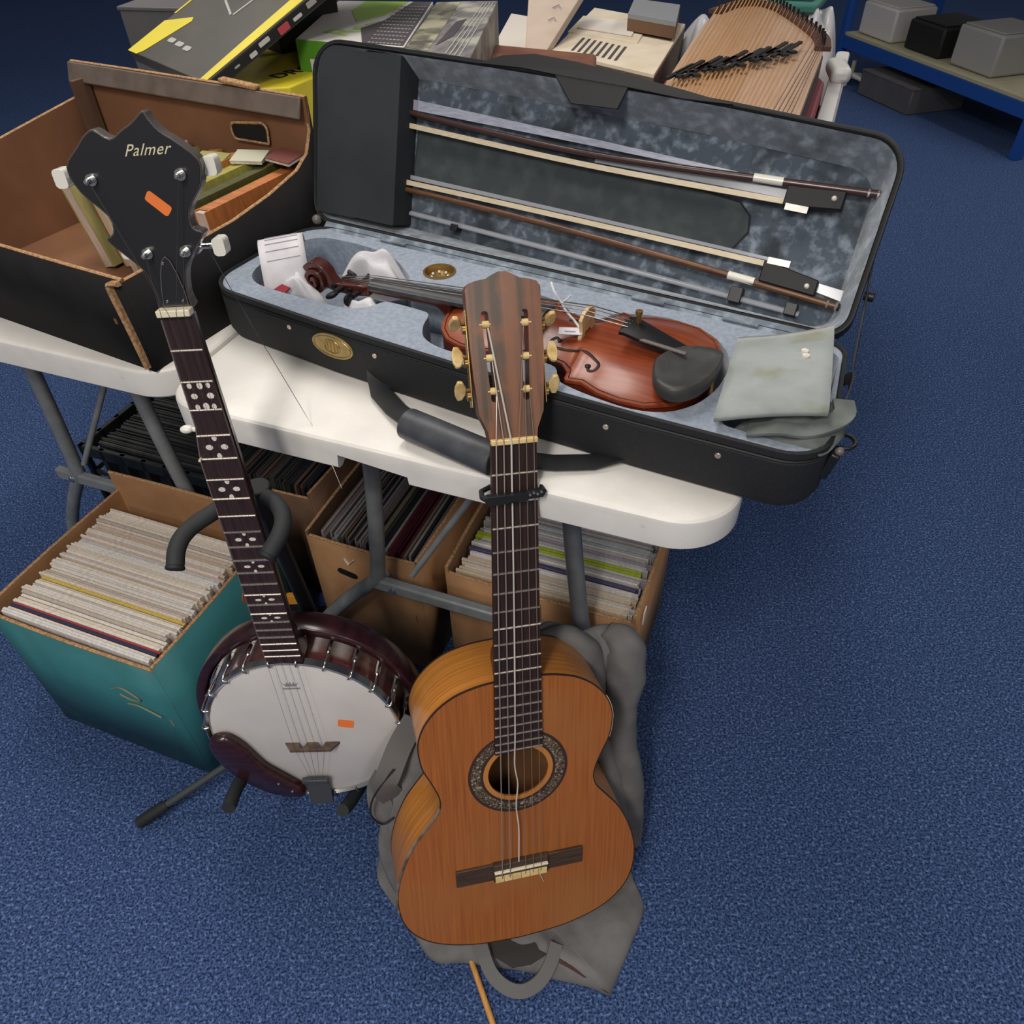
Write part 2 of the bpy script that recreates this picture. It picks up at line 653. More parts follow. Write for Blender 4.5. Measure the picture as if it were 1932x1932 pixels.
# head
TH = radians(14)
HM = Matrix.Translation((0, 0.004, -0.002)) @ Matrix.Rotation(-TH, 4, 'X')
hl = [(-0.027, -0.002), (-0.0285, 0.010), (-0.0325, 0.0195), (-0.0365, 0.029), (-0.0395, 0.066), (-0.041, 0.106), (-0.0415, 0.150), (-0.0418, 0.163), (-0.038, 0.1690), (-0.030, 0.1715), (-0.0185, 0.1735), (-0.011, 0.1775), (-0.004, 0.1805)]
hp = hl + [(-x, y) for x, y in hl[::-1]]
slots = []
for sx in (-1, 1):
    slots.append(roundpoly([(sx * 0.0145, 0.042, 0.0035), (sx * 0.0218, 0.042, 0.0035), (sx * 0.0265, 0.140, 0.0035), (sx * 0.0185, 0.140, 0.0035)][::sx], 4))
m = MB()
m.prism(hp, -0.021, -0.002, slots)
m.xf(HM)
m.build('headstock', 'mahogany', g, bevel=0.0008)
m = MB()
m.prism(hp, -0.002, 0.0, slots)
m.xf(HM)
m.build('head_veneer', 'rosewood_head', g)
ROLL_Y = (0.0540, 0.0900, 0.1260)
for sx in (-1, 1):
    m = MB()
    m.box((sx * (0.0423), 0.090, -0.012), (0.0015, 0.105, 0.012))
    m.xf(HM)
    m.build('machine_plate', 'brass', g, bevel=0.0005)
    for i, y in enumerate(ROLL_Y):
        xc = sx * (0.0188 + 0.0020 * i)
        m = MB()
        m.cyl((xc - 0.0062, y, -0.004), (xc + 0.0062, y, -0.004), 0.0042, 12)
        m.xf(HM)
        m.build('string_roller', 'bone', g)
        m = MB()
        m.cyl((sx * 0.0425, y + 0.003, -0.012), (sx * 0.050, y + 0.003, -0.012), 0.0022, 8)
        m.cyl((sx * 0.043, y - 0.004, -0.012), (sx * 0.0465, y - 0.004, -0.012), 0.0048, 12)
        m.xf(HM)
        m.build('tuner_shaft', 'brass', g)
        m = MB()
        fl_ = [(sx * (0.0475 + a * 1.35), y + 0.003 + b * 1.45) for a, b in ((0, -0.003), (0.003, -0.008), (0.007, -0.0085), (0.009, -0.004), (0.0095, 0), (0.009, 0.004), (0.007, 0.0085), (0.003, 0.008), (0, 0.003))]
        m.prism(fl_, -0.0145, -0.0095)
        R_ = Matrix.Translation((sx * 0.05, y + 0.003, -0.012)) @ Matrix.Rotation(radians((35, -20, 60)[i]), 4, 'X') @ Matrix.Translation((-sx * 0.05, -y - 0.003, 0.012))
        m.xf(HM @ R_)
        m.build('tuner_button', 'pearl_button', g, bevel=0.0012)
# bridge
YB = -0.650
BR_ = Matrix.Translation((0, YB, 0)) @ Matrix.Rotation(radians(0.0), 4, 'Z')
m = MB()
m.box((-0.067, -0.005, ZT + 0.002), (0.056, 0.030, 0.005))
m.box((0.067, -0.005, ZT + 0.002), (0.056, 0.030, 0.005))
m.box((0, -0.004, ZT + 0.004), (0.082, 0.032, 0.009))
m.xf(BR_)
br = m.build('bridge', 'rosewood_bridge', g, bevel=0.001)
m = MB()
m.box((0, 0.0, ZT + 0.0095), (0.080, 0.003, 0.006))
m.xf(BR_)
m.build('saddle', 'bone_pale', br, bevel=0.0006)
for i in range(6):
    m = MB()
    m.box((-0.0325 + 0.013 * i, -0.0145, ZT + 0.0085), (0.0124, 0.011, 0.004))
    m.xf(BR_)
    m.build('tie_block', 'bone', br, bevel=0.0006)
# strings
for i in range(6):
    xn = -0.0215 + 0.0086 * i
    xs = -0.029 + 0.0116 * i
    side = -1 if i < 3 else 1
    k = (0, 1, 2)[i] if i < 3 else (2, 1, 0)[i - 3]
    xr = side * (0.0188 + 0.0020 * k)
    yr = ROLL_Y[k]
    hp3 = HM @ Vector((xr + (0.003 if i in (0, 5) else -0.003 * side), yr - 0.004, 0.0005))
    pts = [hp3, (xn, 0.0035, 0.0046), (xn + (xs - xn) * 0.6, -0.39, 0.0042 + 0.001), (xs, YB, 0.0068), (xs, YB - 0.012, ZT + 0.011)]
    rr = (0.0008, 0.00075, 0.0011, 0.0005, 0.0005, 0.0005)[i]
    m = MB()
    if i == 2:
        # slack pale string that kinks on its way to the bridge
        p2 = catmull([pts[1], (xn - 0.0005, -0.25, 0.005), (-0.0062, -0.40, 0.005), (-0.0075, -0.455, 0.005), (-0.0035, -0.49, 0.004), (-0.006, -0.53, 0.003), (-0.0025, -0.575, 0.002), (-0.0035, -0.637, 0.003)], 6)
        m.tube([pts[0]] + p2, 0.0011, 6)
        m.build('string', 'nylon', g, smooth=60)
    else:
        m.tube(pts if i >= 3 or True else pts, rr, 6)
        m.build('string', 'wound' if i < 2 else 'nylon_dim', g, smooth=60)
m = MB()
m.tube([(0.028, YB - 0.028, ZT + 0.001), (0.032, YB - 0.034, ZT + 0.0035), (0.036, YB - 0.048, ZT + 0.001)], 0.0006, 5)
m.build('loose_string_end', 'nylon', g)

# capo
cp = thing('capo', 'black spring capo clamped across the guitar neck near the top frets', 'capo', GM)
m = MB()
m.prism(roundpoly([(-0.0365, -0.0068, 0.002), (0.012, -0.0055, 0.001), (0.012, 0.0035, 0.001), (-0.0365, 0.0045, 0.002)], 3), 0.005, 0.015)
CR = Matrix.Translation((0, -0.060, 0)) @ Matrix.Rotation(radians(1.5), 4, 'Z')
m.xf(CR)
m.build('bar', 'black_plastic', cp, bevel=0.0012)
m = MB()
m.prism(roundpoly([(0.010, -0.0045, 0.001), (0.030, -0.004, 0.002), (0.033, 0.001, 0.002), (0.030, 0.006, 0.002), (0.010, 0.0045, 0.001)], 3), 0.007, 0.0135)
m.xf(CR)
arm = m.build('clasp', 'black_plastic', cp, bevel=0.001)
for k in range(4):
    m = MB()
    m.cyl((0.014 + 0.0045 * k, 0.001 + 0.002 * (k % 2), 0.0135), (0.014 + 0.0045 * k, 0.001 + 0.002 * (k % 2), 0.0150), 0.0017, 8)
    m.xf(CR)
    m.build('rivet', 'chrome', arm)
m = MB()
m.tube([(x, y, z) for x, y, z in ((-0.0345, -0.001, 0.010), (-0.0385, -0.001, 0.0), (-0.036, -0.001, -0.018), (-0.020, -0.001, -0.031), (0.0, -0.001, -0.034), (0.022, -0.001, -0.030), (0.033, 0.0, -0.012), (0.032, 0.001, 0.009))], 0.0032, 8)
m.xf(CR)
m.build('strap', 'black_rubber', cp, smooth=60)

# ------------------------------------------------------------------ banjo (local: x right, y to the head, z out of the skin)
mat('maroon', '#35161b', 0.28, col2='#220e10', scale=5, stretch=(3, 30, 3), detail=3, coat=0.4)
mat('maroon_rim', '#5e3230', 0.3, col2='#43201f', scale=6, stretch=(3, 3, 30), coat=0.4)
mat('drum_skin', '#cbc6c3', 0.55, col2='#c1bcba', scale=10, detail=4)
mat('head_black', '#202023', 0.3, coat=0.5)
mat('edge_grey', '#6a625e', 0.4)
mat('head_edge', '#4d4440', 0.35, coat=0.3)
mat('pearl', '#eee6da', 0.3, col2='#d5cdc4', scale=150, coat=0.3)
mat('white_button', '#e6e2d6', 0.3, coat=0.5)
mat('sticker_orange', '#ee7a35', 0.6)
mat('gold_print', '#d9cfae', 0.45)
mat('print_grey', '#8d8a8c', 0.6)
mat('bridge_wood', '#4a3a31', 0.6, col2='#6a5748', scale=80)
mat('string_steel', '#8f8b87', 0.3, 1.0)
mat('rosewood_banjo', '#3a2624', 0.42, col2='#2a1a19', scale=6, stretch=(40, 2, 2), detail=3)

bj = thing('banjo', 'five-string banjo with white drum skin and maroon resonator', 'banjo', BM)
XC, YC, RH = -0.006, -0.629, 0.1385
SB = 0.6565


def bf(n):
    return -SB * (1 - 2 ** (-n / 12))


c0 = (XC, YC, 0)
m = MB()
m.lathe([(0.0, -0.003), (RH - 0.004, -0.003), (RH - 0.001, -0.005), (RH - 0.001, -0.010), (0.0, -0.010)], 72, c0)
m.build('drum_skin', 'drum_skin', bj, smooth=50)
m = MB()
m.lathe([(RH - 0.001, -0.012), (RH + 0.0055, -0.012), (RH + 0.0055, 0.0005), (RH + 0.003, 0.0015), (RH - 0.001, -0.002)], 72, c0, closed_prof=True)
m.build('tension_hoop', 'chrome', bj, smooth=40)
m = MB()
m.lathe([(RH - 0.016, -0.062), (RH - 0.003, -0.062), (RH - 0.003, -0.010), (RH - 0.016, -0.010)], 64, c0, closed_prof=True)
m.build('wood_rim', 'maroon_rim', bj, smooth=40)
# resonator: a shallow bowl
m = MB()
m.lathe([(0.0, -0.098), (0.09, -0.097), (0.140, -0.092), (0.160, -0.086), (0.1680, -0.076), (0.1695, -0.060), (0.1690, -0.0415), (0.1675, -0.0400), (0.1570, -0.0400), (0.1555, -0.0415), (0.1550, -0.080), (0.13, -0.088), (0.0, -0.092)], 80, c0)
m.build('resonator', 'maroon', bj, smooth=50)
m = MB()
m.lathe([(RH - 0.003, -0.0500), (0.1525, -0.0500), (0.1525, -0.0475), (RH - 0.003, -0.0475)], 72, c0, closed_prof=True)
m.build('flange', 'chrome', bj, smooth=40)
# bracket hooks
NH = 24
for k in range(NH):
    a = pi / 2 + 2 * pi * (k + 0.5) / NH
    if 7 <= k <= 10 and False:
        continue
    ca, sa = cos(a), sin(a)

    def P(r, z):
        return (XC + r * ca, YC + r * sa, z)
    m = MB()
    m.tube([P(RH - 0.0005, 0.0005), P(RH + 0.004, 0.0028), P(RH + 0.0085, 0.0015), P(RH + 0.0095, -0.006), P(RH + 0.0095, -0.046)], 0.0017, 6)
    hk = m.build('bracket_hook', 'chrome', bj, smooth=60)
    m = MB()
    m.cyl(P(RH + 0.0095, -0.047), P(RH + 0.0095, -0.024), 0.0036, 6)
    m.build('nut', 'chrome', hk)
# neck
m = MB()
rings = []
for y, x0, x1, dp in ((0.0, -0.016, 0.016, 0.018), (-0.10, -0.017, 0.0185, 0.018), (-0.150, -0.0225, 0.0192, 0.019), (-0.165, -0.024, 0.0195, 0.019), (-0.30, -0.0255, 0.021, 0.021), (-0.43, -0.0265, 0.0222, 0.024), (-0.465, -0.0268, 0.0225, 0.045), (-0.486, -0.027, 0.0226, 0.060)):
    ring = []
    cx, hw = (x0 + x1) / 2, (x1 - x0) / 2
    for k in range(11):
        a = pi * k / 10
        ring.append(Vector((cx - hw * cos(a), y, -0.006 - dp * sin(a) ** 0.8)))
    rings.append(ring)
m.loft(rings)
m.build('neck', 'maroon', bj, smooth=50)
m = MB()
m.prism([(-0.016, 0), (-0.0172, -0.125), (-0.0215, -0.150), (-0.0242, -0.168), (-0.0268, -0.485), (0.0226, -0.485), (0.016, 0)], -0.006, 0.0)
m.build('fingerboard', 'rosewood_banjo', bj)
m = MB()
m.tube([(-0.0163, -0.004, -0.0005), (-0.0174, -0.125, -0.0005), (-0.0217, -0.150, -0.0005), (-0.0245, -0.168, -0.0005), (-0.0269, -0.485, -0.0005)], 0.0009, 5)
m.build('binding', 'edge_grey', bj)


def bxl(y):
    if y > -0.125:
        return -0.016 + 0.0012 * y / 0.125
    if y > -0.168:
        return -0.0172 - 0.007 * (-y - 0.125) / 0.043
    return -0.0242 - 0.0026 * (-y - 0.168) / 0.317


def bxr(y):
    return 0.016 + 0.0066 * (-y / 0.485)


for n in range(1, 23):
    y = bf(n)
    m = MB()
    m.tube([(bxl(y), y, 0.0003), (bxr(y), y, 0.0003)], 0.0014, 6)
    m.build('fret', 'fret_metal', bj, smooth=60)
m = MB()
m.box((0, 0.0035, 0.0), (0.034, 0.007, 0.012))
m.build('nut', 'bone_pale', bj, bevel=0.001)


def inlay(dots):
    for x, y, rx, ry in dots:
        m = MB()
        m.prism(circle(x, y, rx, 10, ry), -0.0005, 0.00035)
        m.build('inlay', 'pearl', bj, smooth=0)


def mid(a, b):
    return (bf(a) + bf(b)) / 2


y = mid(2, 3)
inlay([(dx, y + dy, r1, r2) for dx, dy, r1, r2 in ((-0.0095, 0.012, .0027, .0033), (0.0015, 0.012, .0032, .0042), (0.0105, 0.012, .0024, .0033), (-0.0075, 0.0, .0037, .0033), (0.0100, 0.0, .0040, .0035), (-0.0075, -0.013, .0026, .0035), (0.002, -0.012, .0034, .0042), (0.0105, -0.0125, .0026, .0033))])
for n, s in ((5, 1.0), (7, 0.9), (10, 0.72), (12, 0.62), (15, 0.55), (17, 0.5)):
    y = mid(n - 1, n)
    x = (bxl(y) + bxr(y)) / 2 + 0.001
    inlay([(x, y + 0.0115 * s, .003 * s, .0038 * s), (x - 0.0085, y, .0042, .0034 * s), (x + 0.0085, y, .0042, .0034 * s), (x, y - 0.0115 * s, .003 * s, .0038 * s)])
# headstock
hs = [(-0.016, 0.004), (-0.0155, 0.018), (-0.020, 0.042), (-0.033, 0.058), (-0.046, 0.074), (-0.038, 0.080), (-0.037, 0.095), (-0.055, 0.117), (-0.060, 0.139), (-0.044, 0.155), (-0.034, 0.164), (-0.024, 0.168), (-0.012, 0.160), (0.0, 0.166), (0.012, 0.172), (0.024, 0.180), (0.0275, 0.174), (0.034, 0.164), (0.046, 0.155), (0.0622, 0.139), (0.0605, 0.125), (0.057, 0.116), (0.041, 0.096), (0.0395, 0.081), (0.048, 0.0752), (0.034, 0.059), (0.021, 0.042), (0.0155, 0.018), (0.0155, 0.004)]
hs = [(p.x, p.y) for p in catmull([(x, y, 0) for x, y in hs], 3, True)]
m = MB()
m.prism(hs, -0.020, -0.006)
m.build('headstock', 'head_edge', bj, bevel=0.0015)
m = MB()
m.prism(inset(ccw(hs), 0.0015), -0.0065, -0.0055)
m.build('head_veneer', 'head_black', bj)
m = MB()
tr = [(-0.0005 + 0.0115 * cos(a), 0.030 + 0.026 * sin(a)) for a in [pi * k / 12 for k in range(13)]]
tr = [(-0.0105, 0.0085)] + [(-0.0115 + 0.023 * k / 12, 0.0) for k in ()] + [(0.0145, 0.0085), (0.0140, 0.025), (0.012, 0.040), (0.009, 0.052), (0.0055, 0.0565), (0.001, 0.052), (-0.004, 0.040), (-0.008, 0.025)]
m.prism(tr, -0.0057, -0.0040)
tc_ = m.build('truss_rod_cover', 'head_black', bj, bevel=0.0006)
m = MB()
m.tube([(x, y, -0.0040) for x, y in tr], 0.0005, 5, closed=True)
m.build('edge_line', 'edge_grey', tc_)
for x, y in ((0.0015, 0.050), (-0.006, 0.013), (0.010, 0.013)):
    m = MB()
    m.cyl((x, y, -0.004), (x, y, -0.0030), 0.0013, 8)
    m.build('screw', 'chrome', tc_)
for x, y, bxx, by in ((0.0425, 0.1275, 0.066, 0.1310), (0.0265, 0.0600, 0.0545, 0.0590), (-0.0105, 0.0600, -0.036, 0.061), (-0.040, 0.1275, -0.075, 0.128)):
    m = MB()
    m.cyl((x, y, -0.006), (x, y, -0.0035), 0.0052, 14)
    m.cyl((x, y, -0.004), (x, y, 0.004), 0.0028, 10)
    m.ball((x, y, 0.004), 0.0030, n=8)
    m.build('tuner_post', 'chrome', bj)
    m = MB()
    m.cyl((x * 0.7 + bxx * 0.3, by, -0.024), (bxx, by, -0.024), 0.0025, 8)
    m.cyl((x, y, -0.030), (x, y, -0.019), 0.0085, 12)
    tn = m.build('tuner_gear', 'chrome', bj)
    m = MB()
    m.prism(roundpoly([(bxx - 0.006, by - 0.0085, 0.004), (bxx + 0.006, by - 0.0085, 0.004), (bxx + 0.006, by + 0.0085, 0.004), (bxx - 0.006, by + 0.0085, 0.004)], 4), -0.031, -0.016)
    m.build('tuner_button', 'white_button', tn, bevel=0.003, seg=3)
# fifth-string peg
m = MB()
m.cyl((-0.018, -0.134, -0.012), (-0.027, -0.133, -0.012), 0.0028, 8)
p5 = m.build('fifth_peg', 'white_button', bj)
m = MB()
m.ball((-0.0335, -0.1325, -0.012), 0.0062, (1.3, 0.75, 1.0), 12)
m.build('peg_button', 'white_button', p5, smooth=60)
m = MB()
m.cyl((-0.0225, bf(5) + 0.001, -0.003), (-0.0225, bf(5) + 0.001, 0.0055), 0.0015, 8)
m.build('fifth_nut', 'bone_pale', bj)
# bridge, tailpiece, armrest
m = MB()
yb = -0.6545
bo_ = [(-0.041, -0.003), (-0.030, 0.0120), (0.030, 0.0120), (0.041, -0.003), (0.020, -0.003), (0.017, 0.006), (0.011, 0.006), (0.008, -0.003), (-0.008, -0.003), (-0.011, 0.006), (-0.017, 0.006), (-0.020, -0.003)]
m.prism(bo_, -0.002, 0.002)
m.xf(Matrix.Translation((0, yb, 0)) @ Matrix(((1, 0, 0, 0), (0, 0, 1, 0), (0, 1, 0, 0), (0, 0, 0, 1))))
m.build('bridge', 'bridge_wood', bj)
m = MB()
m.box((-0.0085, -0.728, 0.008), (0.040, 0.008, 0.008))
m.box((-0.0085, -0.757, 0.0045), (0.036, 0.056, 0.003), Matrix.Rotation(radians(-7), 3, 'X'))
m.box((-0.0085, -0.782, -0.012), (0.030, 0.004, 0.034))
m.build('tailpiece', 'steel_dark', bj, bevel=0.001)
arm_o = [(-0.137, -0.6215), (-0.128, -0.6175), (-0.115, -0.6195), (-0.099, -0.639), (-0.086, -0.668), (-0.0755, -0.689), (-0.0500, -0.718), (-0.0300, -0.7435), (-0.033, -0.764), (-0.050, -0.766), (-0.075, -0.760), (-0.100, -0.745), (-0.125, -0.718), (-0.141, -0.690), (-0.150, -0.655), (-0.148, -0.635)]
arm_o = [(p.x, p.y) for p in catmull([(x, y, 0) for x, y in arm_o], 3, True)]
rings = []
ao = ccw(arm_o)
for ins, z in ((0.0, 0.004), (0.0, 0.010), (0.003, 0.0145), (0.008, 0.017)):
    rings.append([Vector((p.x, p.y, z - 0.004 * max(0, (Vector((p.x - XC, p.y - YC)).length - 0.125) / 0.02))) for p in inset(ao, ins)])
m = MB()
m.loft(rings)
ar = m.build('armrest', 'maroon', bj, smooth=60)
for px_, py_ in ((-0.062, -0.722), (-0.045, -0.741)):
    m = MB()
    m.tube([(px_ - 0.006, py_ - 0.006, 0.012), (px_, py_, 0.0175), (px_ + 0.004, py_ + 0.003, 0.010)], 0.0018, 6)
    m.build('clamp', 'chrome', ar)
# strings
for i in range(5):
    xn = -0.0115 + 0.0077 * (i - 1)
    xs = -0.021 + 0.0105 * i
    if i == 0:
        pts = [(-0.0225, bf(5) + 0.001, 0.0052), (xs, yb, 0.0125), (-0.012 + 0.003 * i, -0.728, 0.010)]
    else:
        tp = ((-0.0105, 0.060), (-0.040, 0.1275), (0.0425, 0.1275), (0.0265, 0.060))[i - 1]
        pts = [(tp[0], tp[1], 0.001), (xn, 0.0035, 0.0066), (xs, yb, 0.0125), (-0.014 + 0.004 * i, -0.728, 0.010)]
    m = MB()
    m.tube(pts, 0.00022, 5)
    m.build('string', 'string_steel', bj, smooth=60)
# loose string end trailing from a peg over the table edge
iB = BM.inverted()
m = MB()
m.tube(catmull([(0.040, 0.062, -0.022), iB @ Vector((-0.285, 0.775, 0.90)), iB @ Vector((-0.270, 0.800, 0.80)), iB @ Vector((-0.235, 0.765, 0.735)), iB @ Vector((-0.215, 0.735, 0.690))], 6), 0.0004, 5)
m.build('loose_string', 'string_steel', bj, smooth=60)
# price stickers, lettering
def sticker(pts, z, par):
    m = MB()
    m.prism(roundpoly([(x, y, 0.0025) for x, y in pts], 3), z, z + 0.0004)
    return m.build('price_sticker', 'sticker_orange', par)


sticker([(0.0025, 0.1085), (0.0085, 0.1165), (0.0262, 0.0995), (0.0190, 0.0915)][::-1], -0.0055, bj)
sticker([(0.0440, -0.6190), (0.0475, -0.6040), (0.0700, -0.6085), (0.0665, -0.6240)][::-1], -0.003, bj)
text_mesh('name_lettering', 'Palmer', 0.0138, 'gold_print', bj, Matrix.Translation((-0.0035, 0.1450, -0.0053)), shear=0.6, spacing=1.08)
m = MB()
m.prism([(-0.017, -0.5265), (-0.0125, -0.534), (0.0015, -0.534), (0.006, -0.5265), (0.0015, -0.5300), (-0.0005, -0.5255), (-0.0035, -0.5298), (-0.0055, -0.5245), (-0.0075, -0.5298), (-0.0105, -0.5255), (-0.0125, -0.5300)], -0.0030, -0.0027)
m.prism([(-0.0175, -0.5365), (-0.0175, -0.5395), (0.0070, -0.5395), (0.0070, -0.5365)], -0.0030, -0.0027)
m.build('skin_print', 'print_grey', bj, smooth=0)

# ------------------------------------------------------------------ instrument stand carrying the banjo
BMW = BM
st = thing('instrument_stand', 'black tubular stand with foam arms holding the banjo', 'stand')


def BW(x, y, z):
    return BM @ Vector((x, y, z))


hub = BW(0.0, -0.70, -0.165)
hub.z = 0.24
topj = BW(-0.003, -0.262, -0.075)
m = MB()
m.tube([hub + Vector((0, 0, -0.10)), hub, topj + Vector((0, 0.0, -0.02))], 0.011, 10)
m.build('pole', 'black_plastic', st, smooth=60)
m = MB()
m.cyl(hub + Vector((0, 0, -0.035)), hub + Vector((0, 0, 0.035)), 0.02, 14)
m.build('hub', 'black_rubber', st, bevel=0.002)
m = MB()
m.cyl(topj + Vector((0, 0, -0.03)), topj + Vector((0, 0, 0.015)), 0.017, 14)
m.build('yoke_block', 'black_rubber', st, bevel=0.002)
up_l = [topj, BW(-0.030, -0.2555, -0.050), BW(-0.050, -0.258, -0.028), BW(-0.066, -0.2625, -0.012), BW(-0.0755, -0.2680, 0.004), BW(-0.0795, -0.277, 0.018), BW(-0.0800, -0.289, 0.030)]
up_r = [topj, BW(0.020, -0.258, -0.055), BW(0.036, -0.262, -0.035), BW(0.042, -0.267, -0.015), BW(0.041, -0.272, 0.002), BW(0.036, -0.278, 0.014), BW(0.031, -0.284, 0.022)]
for pts in (up_l, up_r):
    m = MB()
    m.tube(catmull(pts, 5), 0.0105, 12)
    a_ = m.build('neck_arm', 'foam_black', st, smooth=60)
    d = (pts[-1] - pts[-2]).normalized()
    m = MB()
    m.cyl(pts[-1], pts[-1] + d * 0.006, 0.0112, 12)
    m.build('end_cap', 'black_rubber', a_, bevel=0.002)
for x0, pts in ((-1, [BW(-0.02, -0.735, -0.165), BW(-0.09, -0.762, -0.130), BW(-0.128, -0.762, -0.06), BW(-0.135, -0.745, 0.0), BW(-0.1345, -0.739, 0.045)]), (1, [BW(0.02, -0.735, -0.165), BW(0.05, -0.80, -0.130), BW(0.045, -0.803, -0.06), BW(0.034, -0.790, 0.0), BW(0.028, -0.776, 0.028)])):
    m = MB()
    m.tube(catmull(pts, 5), 0.0105, 12)
    m.build('rest_arm', 'foam_black', st, smooth=60)
for ft in (Vector((-0.675, 0.627, 0.012)), Vector((-0.08, 0.66, 0.012)), Vector((-0.30, 1.06, 0.012))):
    m = MB()
    hb = hub + Vector((0, 0, -0.02))
    d = (ft - hb).normalized()
    m.tube([hb, ft - d * 0.06], 0.0065, 10)
    lg = m.build('leg', 'steel_dark', st, smooth=60)
    m = MB()
    m.tube([ft - d * 0.065, ft - d * 0.055, ft], [0.008, 0.0105, 0.0105], 10)
    m.build('rubber_foot', 'black_rubber', lg, smooth=60)

# ------------------------------------------------------------------ violin case (local: x along the front edge, y to the hinge, z up from the table)
mat('case_cloth', '#191a1d', 0.8, col2='#1f2023', scale=300, bump=0.25, bump_scale=600)
mat('case_trim', '#141518', 0.6)
mat('lining_blue', '#97a1b1', 0.95, col2='#858f9e', scale=160, detail=4, lo=0.35, hi=0.65, bump=0.3, bump_scale=400, sheen=0.3)
mat('lining_dark', '#4c5662', 0.9, col2='#8893a0', scale=70, stretch=(1.0, 1.0, 1.0), detail=6, lo=0.48, hi=0.70, bump=0.35, bump_scale=120, sheen=0.4, col3='#2b333b', scale3=16, lo3=0.47, hi3=0.62)  # pale patches paint the velour's directional sheen into the lid colour
mat('lining_rim', '#67727f', 0.9, col2='#96a3b0', scale=60, detail=6, lo=0.45, hi=0.7, bump=0.35, bump_scale=200, sheen=0.5, col3='#47515b', scale3=24, lo3=0.5, hi3=0.7)
mat('pocket_cloth', '#2b3135', 0.85, col2='#23282d', scale=12, detail=3)
mat('oval_velvet', '#333a3d', 0.95, col2='#434a4b', scale=40, detail=6, lo=0.45, hi=0.75, sheen=0.4)
mat('handle_leather', '#3f4146', 0.36, col2='#4a4c51', scale=40, bump=0.1, bump_scale=300)
mat('gold_badge', '#b79f6a', 0.45, 0.5, col2='#a08a58', scale=60)
mat('velvet_grey', '#999f9e', 0.9, col2='#868d8a', scale=14, detail=5, lo=0.4, hi=0.65, col3='#77754f', scale3=13, lo3=0.54, hi3=0.72, bump=0.2, bump_scale=300, sheen=0.4)
mat('velvet_under', '#6b716e', 0.9, col2='#555b58', scale=30)
mat('clear_plastic', '#c9cbd4', 0.15, alpha=0.38)
mat('sleeve_plastic', '#c3c6d6', 0.22, alpha=0.85, col2='#a9adc0', scale=60, stretch=(1, 6, 6))

vc = thing('violin_case', 'open black oblong violin case with blue-grey plush lining', 'violin case', KM)
H = CASE_H
co = ccw(roundpoly([(0.000, 0.000, 0.055), (0.22, -0.013, 0), (0.45, -0.019, 0), (0.66, -0.015, 0), (0.862, -0.006, 0.05), (0.832, 0.236, 0.030), (0.0, 0.236, 0.055)], 8))


def ring(ins, z, o=co):
    return [Vector((p.x, p.y, z)) for p in inset(o, ins)]


m = MB()
m.loft([ring(0.016, 0.0), ring(0.005, 0.004), ring(0.0, 0.016), ring(0.0, 0.064), ring(0.0022, 0.066), ring(0.0022, 0.069), ring(0.0, 0.071), ring(0.0, H), ring(0.004, H + 0.001), ring(0.0055, H - 0.002), ring(0.0055, 0.030)], True, False)
m.build('base_shell', 'case_cloth', vc, smooth=40)
m = MB()
m.tube([Vector((p.x, p.y, 0.0675)) for p in inset(co, 0.0012)], 0.0016, 5, closed=True)
m.build('zip', 'case_trim', vc)

# violin outline inside the case frame
VT, VC_, VWS = 0.709, 0.098, 0.94
vh = [(0.0, 0.0), (0.001, 0.022), (0.008, 0.055), (0.022, 0.080), (0.050, 0.100), (0.080, 0.104), (0.108, 0.100), (0.132, 0.089), (0.1500, 0.0935), (0.1525, 0.089), (0.155, 0.076), (0.168, 0.063), (0.195, 0.056), (0.218, 0.060), (0.231, 0.070), (0.235, 0.079), (0.239, 0.083), (0.252, 0.077), (0.280, 0.083), (0.300, 0.0835), (0.322, 0.076), (0.340, 0.058), (0.351, 0.034), (0.3555, 0.012), (0.356, 0.0)]


def vio_outline(scale=1.0):
    a = [(VT - t, VC_ - w * VWS * scale) for t, w in vh]
    b = [(VT - t, VC_ + w * VWS * scale) for t, w in vh[-2:0:-1]]
    return ccw(a + b)


# one cut-out: pocket at the left, neck channel, body cavity
cav_lo = [(0.030, 0.075), (0.042, 0.052), (0.065, 0.038), (0.10, 0.034), (0.19, 0.034), (0.228, 0.040), (0.248, 0.055), (0.256, 0.072), (0.266, 0.077), (0.318, 0.077), (0.332, 0.070), (0.340, 0.046), (0.356, 0.022), (0.385, 0.010), (0.425, 0.0085), (0.468, 0.013), (0.492, 0.030), (0.512, 0.037), (0.535, 0.034), (0.548, 0.014), (0.562, 0.006), (0.60, -0.001), (0.645, -0.0035), (0.682, 0.008), (0.706, 0.036), (0.717, 0.070)]
cav_hi = [(0.719, 0.100), (0.716, 0.135), (0.700, 0.165), (0.675, 0.188), (0.640, 0.201), (0.600, 0.202), (0.562, 0.190), (0.548, 0.182), (0.535, 0.162), (0.512, 0.158), (0.492, 0.164), (0.468, 0.180), (0.425, 0.186), (0.385, 0.184), (0.356, 0.172), (0.340, 0.150), (0.332, 0.126), (0.318, 0.119), (0.285, 0.119), (0.262, 0.128), (0.248, 0.150), (0.215, 0.176), (0.185, 0.192), (0.142, 0.203), (0.090, 0.205), (0.050, 0.199), (0.030, 0.175), (0.024, 0.140), (0.025, 0.105)]
cav = ccw([(p.x, p.y) for p in catmull([(x, y, 0) for x, y in cav_lo + cav_hi], 3, True)])
hyg = circle(0.278, 0.1815, 0.0235, 28)
acc = ccw(roundpoly([(0.738, 0.014, 0.015), (0.845, 0.012, 0.03), (0.826, 0.214, 0.015), (0.734, 0.214, 0.015)], 4))
m = MB()
m.prism(inset(co, 0.0052), 0.0690, 0.0765, [cav, hyg, acc])
